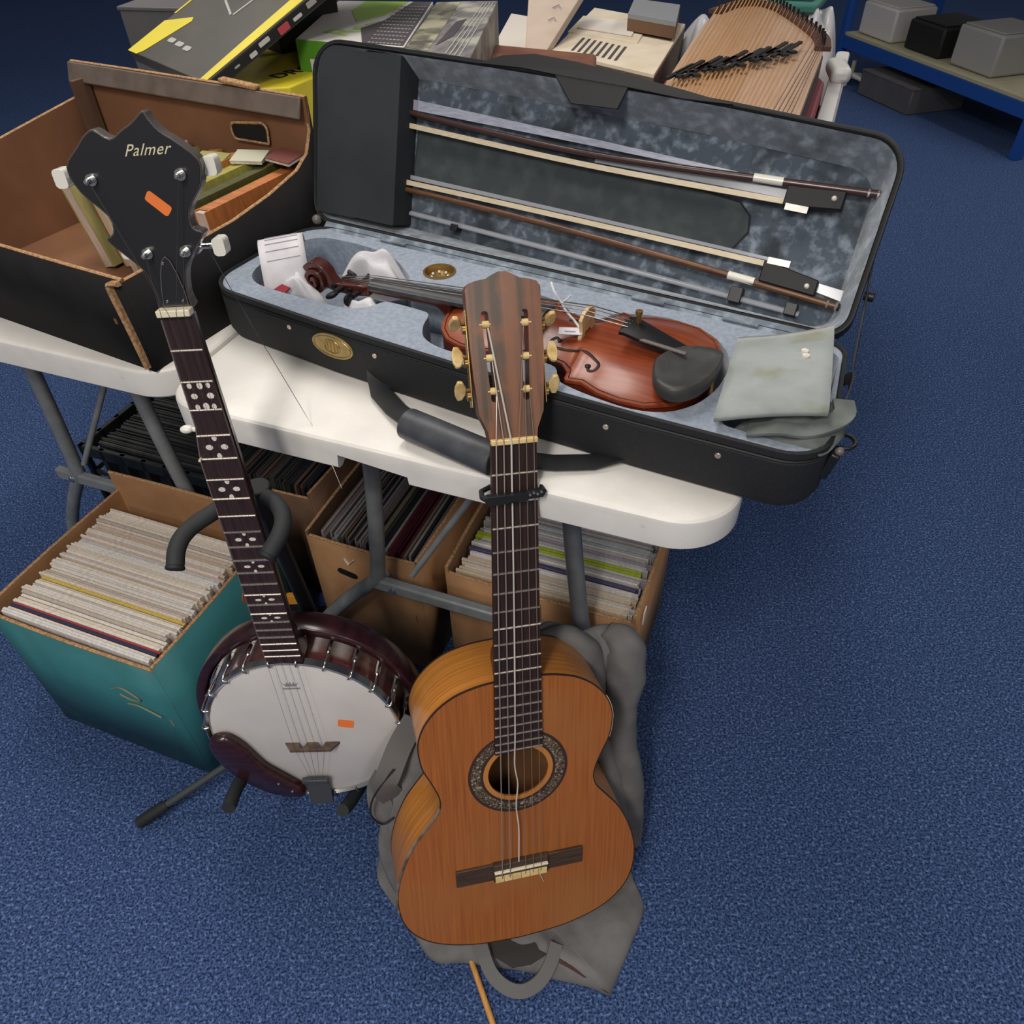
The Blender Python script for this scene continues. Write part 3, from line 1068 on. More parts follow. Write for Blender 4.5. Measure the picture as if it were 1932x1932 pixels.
m.build('lining', 'lining_blue', vc, smooth=40, bevel=0.0015)
m = MB()
for h_, zb in ((cav, 0.018), (hyg, 0.060), (acc, 0.018)):
    m.loft([[Vector((p.x, p.y, zb)) for p in h_], [Vector((p.x, p.y, 0.0695)) for p in h_]], True, False)
m.build('cavity_lining', 'lining_blue', vc, smooth=40)
m = MB()
m.box((0.56, 0.098, 0.031), (0.27, 0.11, 0.022))
m.build('cradle', 'lining_blue', vc, bevel=0.006)
m = MB()
m.lathe([(0.0, 0.068), (0.0195, 0.068), (0.0205, 0.070), (0.0205, 0.0785), (0.0235, 0.0785), (0.0235, 0.061)], 32, (0.278, 0.1815, 0))
hy = m.build('hygrometer', 'brass', vc, smooth=40)
m = MB()
m.prism(circle(0.278, 0.1815, 0.0190, 24), 0.0682, 0.0692)
mat('dial', '#7a6a48', 0.3, 0.4)
m.build('dial', 'dial', hy)
for k in range(7):
    a = 2 * pi * k / 7 + 0.4
    m = MB()
    m.ball((0.278 + 0.012 * cos(a), 0.1815 + 0.012 * sin(a), 0.0712), 0.0022, n=8)
    m.build('bead', 'bone_pale', hy)

# front: badge, studs, handle
def onfront(x):
    for i in range(len(co)):
        a, b = co[i], co[(i + 1) % len(co)]
        if a.y < 0.05 and b.y < 0.05 and min(a.x, b.x) <= x <= max(a.x, b.x) and abs(b.x - a.x) > 1e-6:
            return a.y + (b.y - a.y) * (x - a.x) / (b.x - a.x)
    return 0


SW = Matrix(((1, 0, 0, 0), (0, 0, 1, 0), (0, 1, 0, 0), (0, 0, 0, 1)))
m = MB()
m.prism(circle(0.2345, 0.0495, 0.0335, 40, 0.0175), -0.0025, 0.0)
m.xf(Matrix.Translation((0, onfront(0.2345), 0)) @ SW)
bd = m.build('badge', 'gold_badge', vc, bevel=0.0008)
m = MB()
m.tube([Vector((p.x, p.y, -0.0028)) for p in circle(0.2345, 0.0495, 0.0300, 40, 0.0145)], 0.0006, 5, closed=True)
for dx in (-0.008, -0.003, 0.003, 0.008):
    m.box((0.2345 + dx, 0.0495, -0.0027), (0.0016, 0.016 - abs(dx) * 0.7, 0.0012))
m.tube([Vector((p.x, p.y, -0.0028)) for p in circle(0.2345, 0.0495, 0.0125, 24, 0.0095)], 0.0007, 5, closed=True)
m.xf(Matrix.Translation((0, onfront(0.2345), 0)) @ SW)
m.build('emblem', 'brass', bd)
for x, z in ((0.1587, 0.056), (0.304, 0.055), (0.6236, 0.0525), (0.7513, 0.055)):
    m = MB()
    m.cyl((x, onfront(x) + 0.001, z), (x, onfront(x) - 0.0018, z), 0.0036, 12)
    m.build('stud', 'fret_metal', vc, bevel=0.0006)


def t2k(tu, tv, z):
    return KM.inverted() @ (TM @ Vector((tu, tv, z)))


hz = TABLE_Z
m = MB()
m.ribbon([t2k(0.265, 0.135, hz + 0.045), t2k(0.270, 0.118, hz + 0.020), t2k(0.283, 0.100, hz + 0.008), t2k(0.318, 0.074, hz + 0.008), t2k(0.350, 0.053, hz + 0.014), t2k(0.375, 0.040, hz + 0.018)], 0.028, 0.003)
m.build('handle_strap', 'case_trim', vc, smooth=50)
m = MB()
m.ribbon([t2k(0.460, 0.020, hz + 0.018), t2k(0.500, 0.030, hz + 0.012), t2k(0.540, 0.043, hz + 0.007), t2k(0.580, 0.060, hz + 0.006), t2k(0.612, 0.082, hz + 0.012), t2k(0.640, 0.100, hz + 0.040)], 0.026, 0.003)
m.build('handle_strap', 'case_trim', vc, smooth=50)
m = MB()
h0, h1 = t2k(0.352, 0.040, hz + 0.0195), t2k(0.480, 0.010, hz + 0.0195)
m.tube([h0 + (h1 - h0) * (k / 8) for k in range(9)], [0.0205] * 9, 24, sy=0.92)
m.build('handle_grip', 'handle_leather', vc, smooth=50, bevel=0.002)
# right-hand end: D-ring tab and latch
m = MB()
m.tube(catmull([(0.850, 0.075, 0.045), (0.870, 0.070, 0.050), (0.876, 0.085, 0.048), (0.868, 0.100, 0.046), (0.847, 0.098, 0.045)], 4, True), 0.0026, 8)
m.build('d_ring', 'black_plastic', vc, smooth=60)
m = MB()
m.box((0.8585, 0.036, 0.050), (0.010, 0.016, 0.034), Matrix.Rotation(radians(12), 3, 'Y'))
lt = m.build('latch', 'black_plastic', vc, bevel=0.002)
m = MB()
m.ball((0.864, 0.036, 0.068), 0.005, n=10)
m.build('latch_knob', 'edge_grey', lt)
m = MB()
m.ribbon(catmull([(0.841, 0.165, H - 0.006), (0.850, 0.150, H + 0.006), (0.852, 0.120, H - 0.006), (0.852, 0.098, 0.050)], 5), 0.014, 0.002, (1, 0, 0))
m.build('shoulder_tab', 'case_trim', vc)

# lid
LW = 0.826


def lidp(u, h, d):
    b = 0.30 + 0.35 * u / 0.825
    return Vector((u, 0.237 + h * sin(b) + d * cos(b), H + h * cos(b) - d * sin(b)))


LH = 0.250
lo = ccw(roundpoly([(0.006, 0.004, 0.03), (LW, 0.004, 0.03), (LW - 0.002, LH - 0.010, 0.045), (0.6, LH - 0.002, 0), (0.3, LH + 0.002, 0), (0.002, LH + 0.004, 0.045)], 7))
# more points along the long edges so that the twist of the soft lid is smooth
lo2 = []
for i in range(len(lo)):
    a, b = lo[i], lo[(i + 1) % len(lo)]
    n_ = max(1, int((b - a).length / 0.04))
    for k in range(n_):
        lo2.append(a + (b - a) * k / n_)
lo = lo2


def lring(ins, d):
    return [lidp(p.x, p.y, d) for p in inset(lo, ins)]


m = MB()
m.loft([lring(0.0055, 0.004), lring(0.003, -0.0005), lring(0.0, 0.0), lring(0.0, 0.044), lring(0.004, 0.052), lring(0.012, 0.056)], False, False)
m.grid(lambda a, b: lidp(0.012 + (LW - 0.024) * a, 0.012 + (LH - 0.026) * b, 0.056), 24, 6)
m.build('lid_shell', 'case_cloth', vc, smooth=40)
m = MB()
m.tube(lring(-0.0002, 0.001), 0.0017, 5, closed=True)
m.build('lid_zip', 'case_trim', vc)
def lin_uh(p):
    return 0.012 + (p.x - 0.004) * 0.965, 0.012 + (p.y - 0.004) * 0.868


m = MB()
m.loft([lring(0.0058, 0.002), [lidp(*lin_uh(p), 0.047) for p in inset(lo, 0.006)]], False, False)
m.build('lid_rim_lining', 'lining_rim', vc, smooth=40)
m = MB()
m.grid(lambda a, b: lidp(0.010 + 0.806 * a, 0.010 + 0.216 * b, 0.0475 + 0.0010 * sin(31 * a) * sin(9 * b)), 48, 12)
m.build('lid_lining', 'lining_dark', vc, smooth=40)
m = MB()
rings = []
for k in range(13):
    u = 0.03 + 0.77 * k / 12
    rings.append([Vector((u, 0.222, H - 0.004)), Vector((u, 0.232, H + 0.0005)), lidp(u, 0.006, 0.0), lidp(u, 0.012, 0.010), lidp(u, 0.004, 0.014), Vector((u, 0.236, H - 0.006))])
m.loft(rings)
m.build('hinge_cloth', 'lining_rim', vc, smooth=40)


def lbox(mb, u0, u1, h0, h1, d0, d1, n=6):
    rings = []
    for k in range(n + 1):
        u = u0 + (u1 - u0) * k / n
        a0 = h0 if not isinstance(h0, tuple) else h0[0] + (h0[1] - h0[0]) * k / n
        a1 = h1 if not isinstance(h1, tuple) else h1[0] + (h1[1] - h1[0]) * k / n
        rings.append([lidp(u, a0, d0), lidp(u, a1, d0), lidp(u, a1, d1), lidp(u, a0, d1)])
    mb.loft(rings)
    return mb


m = MB()
po = ccw(roundpoly([(0.011, 0.018, 0.004), (0.157, 0.020, 0.003), (0.147, LH - 0.004, 0.003), (0.012, LH - 0.002, 0.032)], 6))
m.prism(po, -0.001, 0.046, fn=lambda x, y, z: lidp(x, y, 0.045 - z))
m.build('lid_pocket', 'pocket_cloth', vc, smooth=40, bevel=0.0015)
m = MB()
pts = ccw([(0.158, 0.086), (0.62, 0.078), (0.652, 0.088), (0.666, 0.112), (0.662, 0.132), (0.645, 0.146), (0.60, 0.150), (0.158, 0.158)])
pts = [q for i in range(len(pts)) for q in [pts[i] + (pts[(i + 1) % len(pts)] - pts[i]) * k / max(1, int((pts[(i + 1) % len(pts)] - pts[i]).length / 0.03)) for k in range(max(1, int((pts[(i + 1) % len(pts)] - pts[i]).length / 0.03)))]]
m.prism(pts, 0.0, 0.004, fn=lambda x, y, z: lidp(x, y, 0.050 - z * 2))
m.build('oval_panel', 'oval_velvet', vc, smooth=40)
m = MB()
m.tube([lidp(p.x, p.y, 0.0425) for p in pts], 0.0013, 5, closed=True)
m.build('panel_piping', 'case_trim', vc)
# velcro tabs and bow clips along the lower edge
for u, h, w, hh in ((0.243, 0.034, 0.011, 0.010), (0.676, 0.032, 0.017, 0.020), (0.749, 0.030, 0.015, 0.016)):
    m = MB()
    lbox(m, u - w / 2, u + w / 2, h - hh / 2, h + hh / 2, 0.030, 0.046, 2)
    m.build('bow_clip', 'black_plastic', vc, bevel=0.001)
m = MB()
m.tube([lidp(0.160 + 0.60 * k / 20, 0.040 - 0.013 * k / 20, 0.039) for k in range(21)], 0.0055, 10, sy=0.6)
m.build('bow_tube', 'clear_plastic', vc, smooth=60)
# carrying strap lying over the top edge of the lid
tp = [(0.268, 0.249), (0.300, 0.262), (0.345, 0.2685), (0.40, 0.2665), (0.47, 0.2605), (0.55, 0.2525), (0.612, 0.245), (0.55, 0.243), (0.47, 0.2465), (0.40, 0.2475), (0.33, 0.2505)]
m = MB()
m.prism(tp, -0.004, 0.022, fn=lambda x, y, z: lidp(x, y, z))
m.build('lid_pad', 'case_trim', vc, smooth=40, bevel=0.002)
m = MB()
m.prism(ccw([(0.372, 0.252), (0.478, 0.250), (0.470, 0.2195), (0.405, 0.2175)]), -0.003, 0.001, fn=lambda x, y, z: lidp(x, y, z))
m.build('pad_tongue', 'case_trim', vc, bevel=0.001)
# stay between lid and base
m = MB()
m.tube(catmull([lidp(0.824, 0.110, 0.004), lidp(0.832, 0.060, 0.010), Vector((0.842, 0.215, H + 0.010)), Vector((0.851, 0.150, H - 0.010))], 5), 0.0016, 6)
m.build('lid_stay', 'case_trim', vc, smooth=60)
m = MB()
q = lidp(LW + 0.002, 0.065, 0.028)
m.cyl(q, q + Vector((0.012, 0, 0)), 0.006, 12)
m.build('strap_stud', 'black_plastic', vc, bevel=0.001)
m = MB()
m.ball((0.020, 0.228, H + 0.010), 0.0075, n=10)
m.build('strap_stud', 'edge_grey', vc)
for u in (0.165, 0.575, 0.700):
    m = MB()
    m.box((u, 0.232, H + 0.001), (0.045, 0.012, 0.002))
    m.build('hinge_tab', 'lining_rim', vc)
# compartment cover flap
m = MB()
vf = [(0.737, 0.000, 0.090), (0.842, 0.043, 0.104), (0.812, 0.205, 0.113), (0.712, 0.176, 0.086)]


def flapf(a, b):
    q0 = Vector(vf[0]).lerp(Vector(vf[1]), a)
    q1 = Vector(vf[3]).lerp(Vector(vf[2]), a)
    p = q0.lerp(q1, b)
    p.z += 0.004 * sin(pi * b) - 0.006 * sin(pi * a) * (b - 0.5)
    return p


m.grid(flapf, 10, 12)
fp = m.build('compartment_flap', 'velvet_grey', vc, smooth=60, solid=0.006)
for a, b in ((0.72, 0.665), (0.735, 0.60)):
    p = flapf(a, b)
    m = MB()
    m.cyl(p + Vector((0, 0, 0.002)), p + Vector((0, 0, 0.006)), 0.0042, 12)
    m.build('snap', 'pearl', fp)

# pouch stuffed in the compartment
pm = thing('cloth_pouch', 'crumpled grey-green cloth pouch under the flap of the violin case', 'pouch', KM)
m = MB()
random.seed(3)


def pouchf(a, b):
    x = 0.748 + 0.100 * a + 0.014 * sin(pi * b)
    y = 0.012 + 0.095 * b
    z = 0.060 + 0.024 * sin(pi * min(1, a * 1.05)) ** 0.6 * sin(pi * b) ** 0.4 + 0.005 * sin(17 * a + 5 * b) * sin(9 * b) + 0.014 * a
    return (x, y, z)


m.grid(pouchf, 18, 14)
m.build('fabric', 'velvet_under', pm, smooth=70, solid=0.003)
m = MB()
m.ribbon(catmull([(0.772, 0.012, 0.080), (0.80, 0.016, 0.090), (0.825, 0.026, 0.088), (0.846, 0.044, 0.092), (0.856, 0.066, 0.094), (0.850, 0.090, 0.094)], 4), 0.022, 0.003)
m.build('fold', 'velvet_under', pm, smooth=60)
rosin = thing('rosin_block', 'small amber rosin block in the open end of the violin case', 'rosin', KM)
m = MB()
m.box((0.828, 0.030, 0.058), (0.016, 0.010, 0.008), Matrix.Rotation(0.5, 3, 'Z'))
mat('amber', '#9a5520', 0.3)
m.build('block', 'amber', rosin, bevel=0.001)

# ------------------------------------------------------------------ violin lying in the case
mat('violin_top', '#8f411e', 0.36, col2='#6d2a17', scale=7, stretch=(1.5, 26, 2), detail=4, lo=0.3, hi=0.75, coat=0.15, col3='#9c4c26', scale3=9, lo3=0.5, hi3=0.8)
mat('violin_rib', '#5e2316', 0.3, coat=0.4)
mat('violin_scroll', '#4f1e17', 0.28, col2='#43170f', scale=60, coat=0.5)
mat('ebony', '#141315', 0.5, spec=0.3)
mat('ebony_worn', '#3d3e42', 0.4, col2='#2b2b2e', scale=30, stretch=(2, 40, 2))
mat('chin_wood', '#2e2f30', 0.5, col2='#3c3b38', scale=50)
mat('bridge_maple', '#d8b98c', 0.55, col2='#c09c6c', scale=80)
mat('white_paper', '#dcd9dc', 0.8, col2='#c9c6ca', scale=30)
mat('white_cloth', '#dad8dc', 0.9, col2='#c4c2c8', scale=20)
mat('ink', '#9a93a6', 0.8)
mat('red_felt', '#8e2a38', 0.9)

vl = thing('violin', 'red-brown violin lying in the case behind the guitar head', 'violin', KM)
ZV = 0.0800
vo = vio_outline()
vi = vio_outline(0.965)


def arch(x, y):
    """height of the belly above the edge"""
    t = (VT - x) / 0.356
    best = None
    # distance-like factor from the outline
    w = 0.0
    for i in range(len(vh) - 1):
        t0, t1 = vh[i][0], vh[i + 1][0]
        tt = VT - x
        if min(t0, t1) - 1e-9 <= tt <= max(t0, t1) + 1e-9 and abs(t1 - t0) > 1e-9:
            w = max(w, vh[i][1] + (vh[i + 1][1] - vh[i][1]) * (tt - t0) / (t1 - t0))
    w *= VWS
    if w < 1e-4:
        return 0
    s = min(1, abs(y - VC_) / w)
    e = min(1, max(0, (1 - s) * w / 0.055))
    l = min(1, max(0, min(t, 1 - t) / 0.22))
    return 0.014 * (e * e * (3 - 2 * e)) ** 0.9 * sin(pi / 2 * l) ** 0.8


m = MB()
# belly: lengthwise stations, across samples
st_t = [0.0012, 0.004, 0.008, 0.014, 0.022, 0.035, 0.050, 0.065, 0.080, 0.095, 0.108, 0.120, 0.132, 0.141, 0.1500, 0.1525, 0.155, 0.161, 0.168, 0.180, 0.195, 0.207, 0.218, 0.2245, 0.231, 0.235, 0.239, 0.2455, 0.252, 0.266, 0.280, 0.290, 0.300, 0.311, 0.322, 0.331, 0.340, 0.346, 0.351, 0.3535, 0.3555]


def vw(t):
    for i in range(len(vh) - 1):
        t0, t1 = vh[i][0], vh[i + 1][0]
        if t0 - 1e-9 <= t <= t1 + 1e-9 and t1 > t0:
            return (vh[i][1] + (vh[i + 1][1] - vh[i][1]) * (t - t0) / (t1 - t0)) * VWS
    return 0


NA = 28
rings = []
for t in st_t:
    w = vw(t)
    row = []
    for k in range(NA + 1):
        c = -cos(pi * k / NA)
        y = VC_ + w * c
        row.append(Vector((VT - t, y, ZV + arch(VT - t, y))))
    rings.append(row)
mbv = MB()
mbv.loft(rings, False, False, closed=False)
mbv.prism(vo, ZV - 0.004, ZV, top=False)
mbv.build('belly', 'violin_top', vl, smooth=60)
m = MB()
m.prism(vi, ZV - 0.034, ZV - 0.004)
m.build('rib', 'violin_rib', vl, smooth=50)
m = MB()
m.prism(vo, ZV - 0.038, ZV - 0.034)
m.build('back', 'violin_rib', vl, bevel=0.001)
m = MB()
m.tube([Vector((p.x, p.y, ZV + arch(p.x, p.y) + 0.0002)) for p in inset(vo, 0.0045)], 0.0006, 4, closed=True)
m.build('purfling', 'ebony', vl)
# f-holes
for sgn in (-1, 1):
    pts = []
    for x, y in ((0.522, 0.025), (0.5160, 0.0215), (0.5120, 0.027), (0.518, 0.034), (0.530, 0.0365), (0.545, 0.037), (0.562, 0.041), (0.577, 0.047), (0.5865, 0.055), (0.585, 0.063), (0.578, 0.0645), (0.5745, 0.059)):
        yy = VC_ + sgn * y
        pts.append(Vector((x, yy, ZV + arch(x, yy) + 0.0004)))
    m = MB()
    m.tube(catmull(pts, 4), 0.0020, 6, sy=0.35, upv=(0, 0, 1))
    m.ball(pts[0], 0.0034, (1, 1, 0.25), 8)
    m.ball(pts[-1], 0.0040, (1, 1, 0.25), 8)
    m.build('f_hole', 'ebony', vl, smooth=60)
# neck, fingerboard, pegbox and scroll
XN = VT - 0.356 - 0.130          # nut
m = MB()
rings = []
for x, hw, zt, dp in ((VT - 0.350, 0.0165, ZV + 0.014, 0.040), (VT - 0.362, 0.0165, ZV + 0.014, 0.030), (VT - 0.375, 0.0160, ZV + 0.0135, 0.016), (XN + 0.03, 0.0128, ZV + 0.006, 0.0125), (XN, 0.0120, ZV + 0.0045, 0.0125), (XN - 0.012, 0.0118, ZV + 0.001, 0.016)):
    rings.append([Vector((x, VC_ - hw * cos(pi * k / 10), zt - dp * sin(pi * k / 10) ** 0.8)) for k in range(11)])
m.loft(rings)
m.build('neck', 'violin_scroll', vl, smooth=50)
m = MB()
rings = []
for x, hw, zt in ((XN, 0.012, ZV + 0.0095), (XN + 0.13, 0.0165, ZV + 0.0195), (XN + 0.27, 0.021, ZV + 0.0305)):
    rings.append([Vector((x, VC_ + hw * (-1 + 2 * k / 8), zt + 0.0045 * (1 - (-1 + 2 * k / 8) ** 2) - 0.003)) for k in range(9)] + [Vector((x, VC_ + hw, zt - 0.008)), Vector((x, VC_ - hw, zt - 0.008))])
m.loft(rings)
m.build('fingerboard', 'ebony_worn', vl, smooth=40)
m = MB()
rings = []
for x, hw, z0, z1 in ((XN, 0.012, -0.010, 0.004), (XN - 0.02, 0.0115, -0.014, 0.0015), (XN - 0.045, 0.0105, -0.017, -0.003), (XN - 0.068, 0.009, -0.018, -0.006), (XN - 0.080, 0.008, -0.016, -0.006)):
    rings.append([Vector((x, VC_ - hw, ZV + z0)), Vector((x, VC_ + hw, ZV + z0)), Vector((x, VC_ + hw, ZV + z1)), Vector((x, VC_ - hw, ZV + z1))])
m.loft(rings)
m.build('pegbox', 'violin_scroll', vl, bevel=0.002)
m = MB()
sc = []
sr = []
for k in range(40):
    a = k / 39 * 4.4 * pi
    r = 0.0225 * (1 - 0.80 * k / 39)
    sc.append(Vector((XN - 0.096 + r * cos(a * 1.0 + 0.2), VC_, ZV - 0.006 + r * sin(a + 0.2))))
    sr.append(0.0075 - 0.0035 * k / 39)
sc = [Vector((XN - 0.066, VC_, ZV - 0.010))] + sc
sr = [0.0075] + sr
for i, off in enumerate((0,)):
    rings = []
    for j in range(len(sc)):
        p = sc[j]
        w = 0.0085 + 0.0125 * j / len(sc)
        t = (sc[min(j + 1, len(sc) - 1)] - sc[max(j - 1, 0)]).normalized()
        nn = Vector((-t.z, 0, t.x))
        e = sr[j] * 0.62
        rings.append([p + nn * e + Vector((0, w, 0)), p + nn * e * 1.0 + Vector((0, -w, 0)), p - nn * e + Vector((0, -w, 0)), p - nn * e + Vector((0, w, 0))])
    m.loft(rings)
m.build('scroll', 'violin_scroll', vl, smooth=40, bevel=0.001)
for i, (dx, sg) in enumerate(((-0.018, -1), (-0.033, 1), (-0.047, -1), (-0.061, 1))):
    x = XN + dx
    z = ZV - 0.008
    m = MB()
    m.cyl((x, VC_ - sg * 0.014, z), (x, VC_ + sg * 0.026, z), 0.0036, 10)
    pg = m.build('peg', 'ebony', vl)
    m = MB()
    m.ball((x, VC_ + sg * 0.034, z), 0.0095, (0.45, 1.0, 1.0), 12, Matrix.Rotation(0.6 * i, 3, 'Y'))
    m.build('peg_head', 'ebony', pg, smooth=60)
# bridge
m = MB()
xb = 0.5455
bo_ = [(-0.0205, 0.0), (-0.021, 0.004), (-0.016, 0.008), (-0.018, 0.018), (-0.0205, 0.026), (-0.012, 0.0325), (0.0, 0.034), (0.012, 0.0305), (0.0205, 0.023), (0.018, 0.016), (0.016, 0.008), (0.021, 0.004), (0.0205, 0.0), (0.011, 0.0), (0.008, 0.007), (-0.008, 0.007), (-0.011, 0.0)]
m.prism(bo_, -0.0022, 0.0022)
m.xf(Matrix.Translation((xb, VC_, ZV + 0.0115)) @ Matrix(((0, 0, 1, 0), (1, 0, 0, 0), (0, 1, 0, 0), (0, 0, 0, 1))) )
m.build('bridge', 'bridge_maple', vl)
# tailpiece
m = MB()
rings = []
for x, hw, z in ((0.594, 0.019, ZV + 0.036), (0.600, 0.0205, ZV + 0.0375), (0.640, 0.0165, ZV + 0.027), (0.680, 0.0120, ZV + 0.017), (0.700, 0.0095, ZV + 0.010)):
    rings.append([Vector((x, VC_ + hw * (-1 + 2 * k / 8), z + 0.004 * (1 - (-1 + 2 * k / 8) ** 2))) for k in range(9)] + [Vector((x, VC_ + hw, z - 0.004)), Vector((x, VC_ - hw, z - 0.004))])
m.loft(rings)
tpz = m.build('tailpiece', 'ebony', vl, smooth=40)
m = MB()
m.cyl((0.608, VC_ + 0.006, ZV + 0.038), (0.608, VC_ + 0.006, ZV + 0.052), 0.0030, 10)
m.cyl((0.608, VC_ + 0.006, ZV + 0.050), (0.608, VC_ + 0.006, ZV + 0.054), 0.0045, 12)
m.build('fine_tuner', 'brass', tpz)
m = MB()
m.box((0.640, VC_ - 0.018, ZV + 0.031), (0.075, 0.005, 0.003), Matrix.Rotation(-0.10, 3, 'Z'))
m.build('tailpiece_edge', 'edge_grey', tpz, bevel=0.001)
# chin rest
m = MB()
cr = [(p.x, p.y) for p in catmull([(0.650, 0.062, 0), (0.654, 0.034, 0), (0.668, 0.011, 0), (0.690, 0.005, 0), (0.709, 0.025, 0), (0.717, 0.060, 0), (0.715, 0.095, 0), (0.702, 0.106, 0), (0.668, 0.094, 0)], 4, True)]
cro = ccw(cr)
ccx = sum(p.x for p in cro) / len(cro)
ccy = sum(p.y for p in cro) / len(cro)
rings = [[Vector((ccx + (p.x - ccx) * k_, ccy + (p.y - ccy) * k_, ZV + z)) for p in cro] for k_, z in ((0.95, 0.012), (1.0, 0.018), (1.0, 0.028), (0.94, 0.0305), (0.80, 0.0285), (0.55, 0.0262), (0.25, 0.0252))]
m.loft(rings)
ch = m.build('chin_rest', 'chin_wood', vl, smooth=60)
m = MB()
for yy in (0.066,):
    m.cyl((0.714, yy, ZV - 0.032), (0.714, yy, ZV + 0.012), 0.0025, 8)
m.build('clamp_screw', 'brass', ch)
# strings
for i in range(4):
    o = -1.5 + i
    m = MB()
    m.tube([(XN - 0.03 - 0.01 * i, VC_ + 0.003 * o, ZV - 0.001), (XN + 0.001, VC_ + 0.0055 * o, ZV + 0.0125), (xb, VC_ + 0.0115 * o, ZV + 0.0445 - 0.0012 * abs(o) - 0.002 * o), (0.602, VC_ + 0.0075 * o, ZV + 0.0405)], 0.0006, 6)
    m.build('string', 'string_steel', vl, smooth=60)

# price tag tied to the violin
pt = thing('price_tag', 'small white price tag on a thread lying on the violin', 'price tag', KM)
m = MB()
m.quadbox([(0.522, 0.068, ZV + 0.020), (0.548, 0.079, ZV + 0.020), (0.543, 0.092, ZV + 0.0215), (0.517, 0.080, ZV + 0.0215)], 0.0008)
tg = m.build('card', 'white_paper', pt)
m = MB()
m.quadbox([(0.527, 0.0745, ZV + 0.0211), (0.539, 0.0795, ZV + 0.0211), (0.5385, 0.0812, ZV + 0.0213), (0.5265, 0.0762, ZV + 0.0213)], 0.0003)
m.build('pen_mark', 'ink', tg)
m = MB()
m.tube(catmull([(0.482, 0.128, ZV + 0.050), (0.494, 0.114, ZV + 0.046), (0.504, 0.112, ZV + 0.036), (0.513, 0.106, ZV + 0.030), (0.528, 0.100, ZV + 0.023), (0.540, 0.089, ZV + 0.022)], 5), 0.0016, 6)
m.tube(catmull([(0.510, 0.126, ZV + 0.040), (0.506, 0.118, ZV + 0.036), (0.505, 0.110, ZV + 0.036)], 4), 0.0013, 6)
m.build('thread', 'white_cloth', pt, smooth=60)

# ------------------------------------------------------------------ bows held in the lid
mat('bow_stick_dark', '#402724', 0.35, coat=0.4)
mat('bow_stick_brown', '#6d4a30', 0.38, col2='#4a2d1c', scale=8, stretch=(2, 30, 30))
mat('bow_hair', '#d8cab2', 0.45, col2='#c4b291', scale=40, stretch=(0.5, 40, 40))


def bow(label, stick, hair, frog, wind, smat, flip):
    b = thing('violin_bow', label, 'bow', KM, 'bows held in the lid of the violin case')
    D = 0.030
    m = MB()
    sp = catmull([Vector((u, h, 0)) for u, h in stick], 8)
    m.tube([lidp(p.x, p.y, D) for p in sp], [0.0040 + 0.0012 * (p.x - 0.05) / 0.75 for p in sp], 8)
    m.build('stick', smat, b, smooth=60)
    hp_ = catmull([Vector((u, h, 0)) for u, h in hair], 8)
    m = MB()
    rings = []
    for p in hp_:
        rings.append([lidp(p.x, p.y - 0.0034, D - 0.0014), lidp(p.x, p.y + 0.0034, D - 0.0014), lidp(p.x, p.y + 0.0034, D + 0.0014), lidp(p.x, p.y - 0.0034, D + 0.0014)])
    m.loft(rings)
    m.build('hair', 'bow_hair', b)
    u0, u1, h0, h1 = frog
    m = MB()
    lbox(m, u0, u1, h0, h1, D - 0.006, D + 0.006, 4)
    fg = m.build('frog', 'ebony', b, bevel=0.0015)
    m = MB()
    q = lidp(u1 - 0.012, (h0[1] + h1[1]) / 2 if isinstance(h0, tuple) else (h0 + h1) / 2, D - 0.0065)
    m.ball(q, 0.0034, n=10)
    m.build('pearl_eye', 'pearl', fg)
    m = MB()
    hh = h0 if not flip else h1
    hv = hh[0] if isinstance(hh, tuple) else hh
    lbox(m, u0 + 0.004, u0 + 0.032, hv - 0.004, hv + 0.004, D - 0.0066, D - 0.0055, 2)
    m.build('slide', 'pearl', fg)
    m = MB()
    e = Vector((stick[-1][0], stick[-1][1], 0))
    e0 = Vector((stick[-2][0], stick[-2][1], 0))
    dr = (e - e0).normalized()
    for k in range(2):
        pass
    a_, b_ = e - dr * 0.016, e + dr * 0.002
    m.cyl(lidp(a_.x, a_.y, D), lidp(b_.x, b_.y, D), 0.0049, 10)
    sw = m.build('end_screw', 'ebony', b)
    for k in (0.002, 0.013):
        q0, q1 = e - dr * (k + 0.0012), e - dr * (k - 0.0012)
        m = MB()
        m.cyl(lidp(q0.x, q0.y, D), lidp(q1.x, q1.y, D), 0.0053, 10)
        m.build('ring', 'chrome', sw)
    m = MB()
    m.tube([lidp(wind[0] + (wind[2] - wind[0]) * k / 4, wind[1] + (wind[3] - wind[1]) * k / 4, D) for k in range(5)], 0.0055, 10)
    m.build('winding', 'white_button', b, smooth=50)
    m = MB()
    m.ball(lidp(stick[0][0], (stick[0][1] + hair[0][1]) / 2, D), 0.008, (0.8, 0.6, 1.3), 10)
    m.build('tip', 'bone_pale', b)
    return b


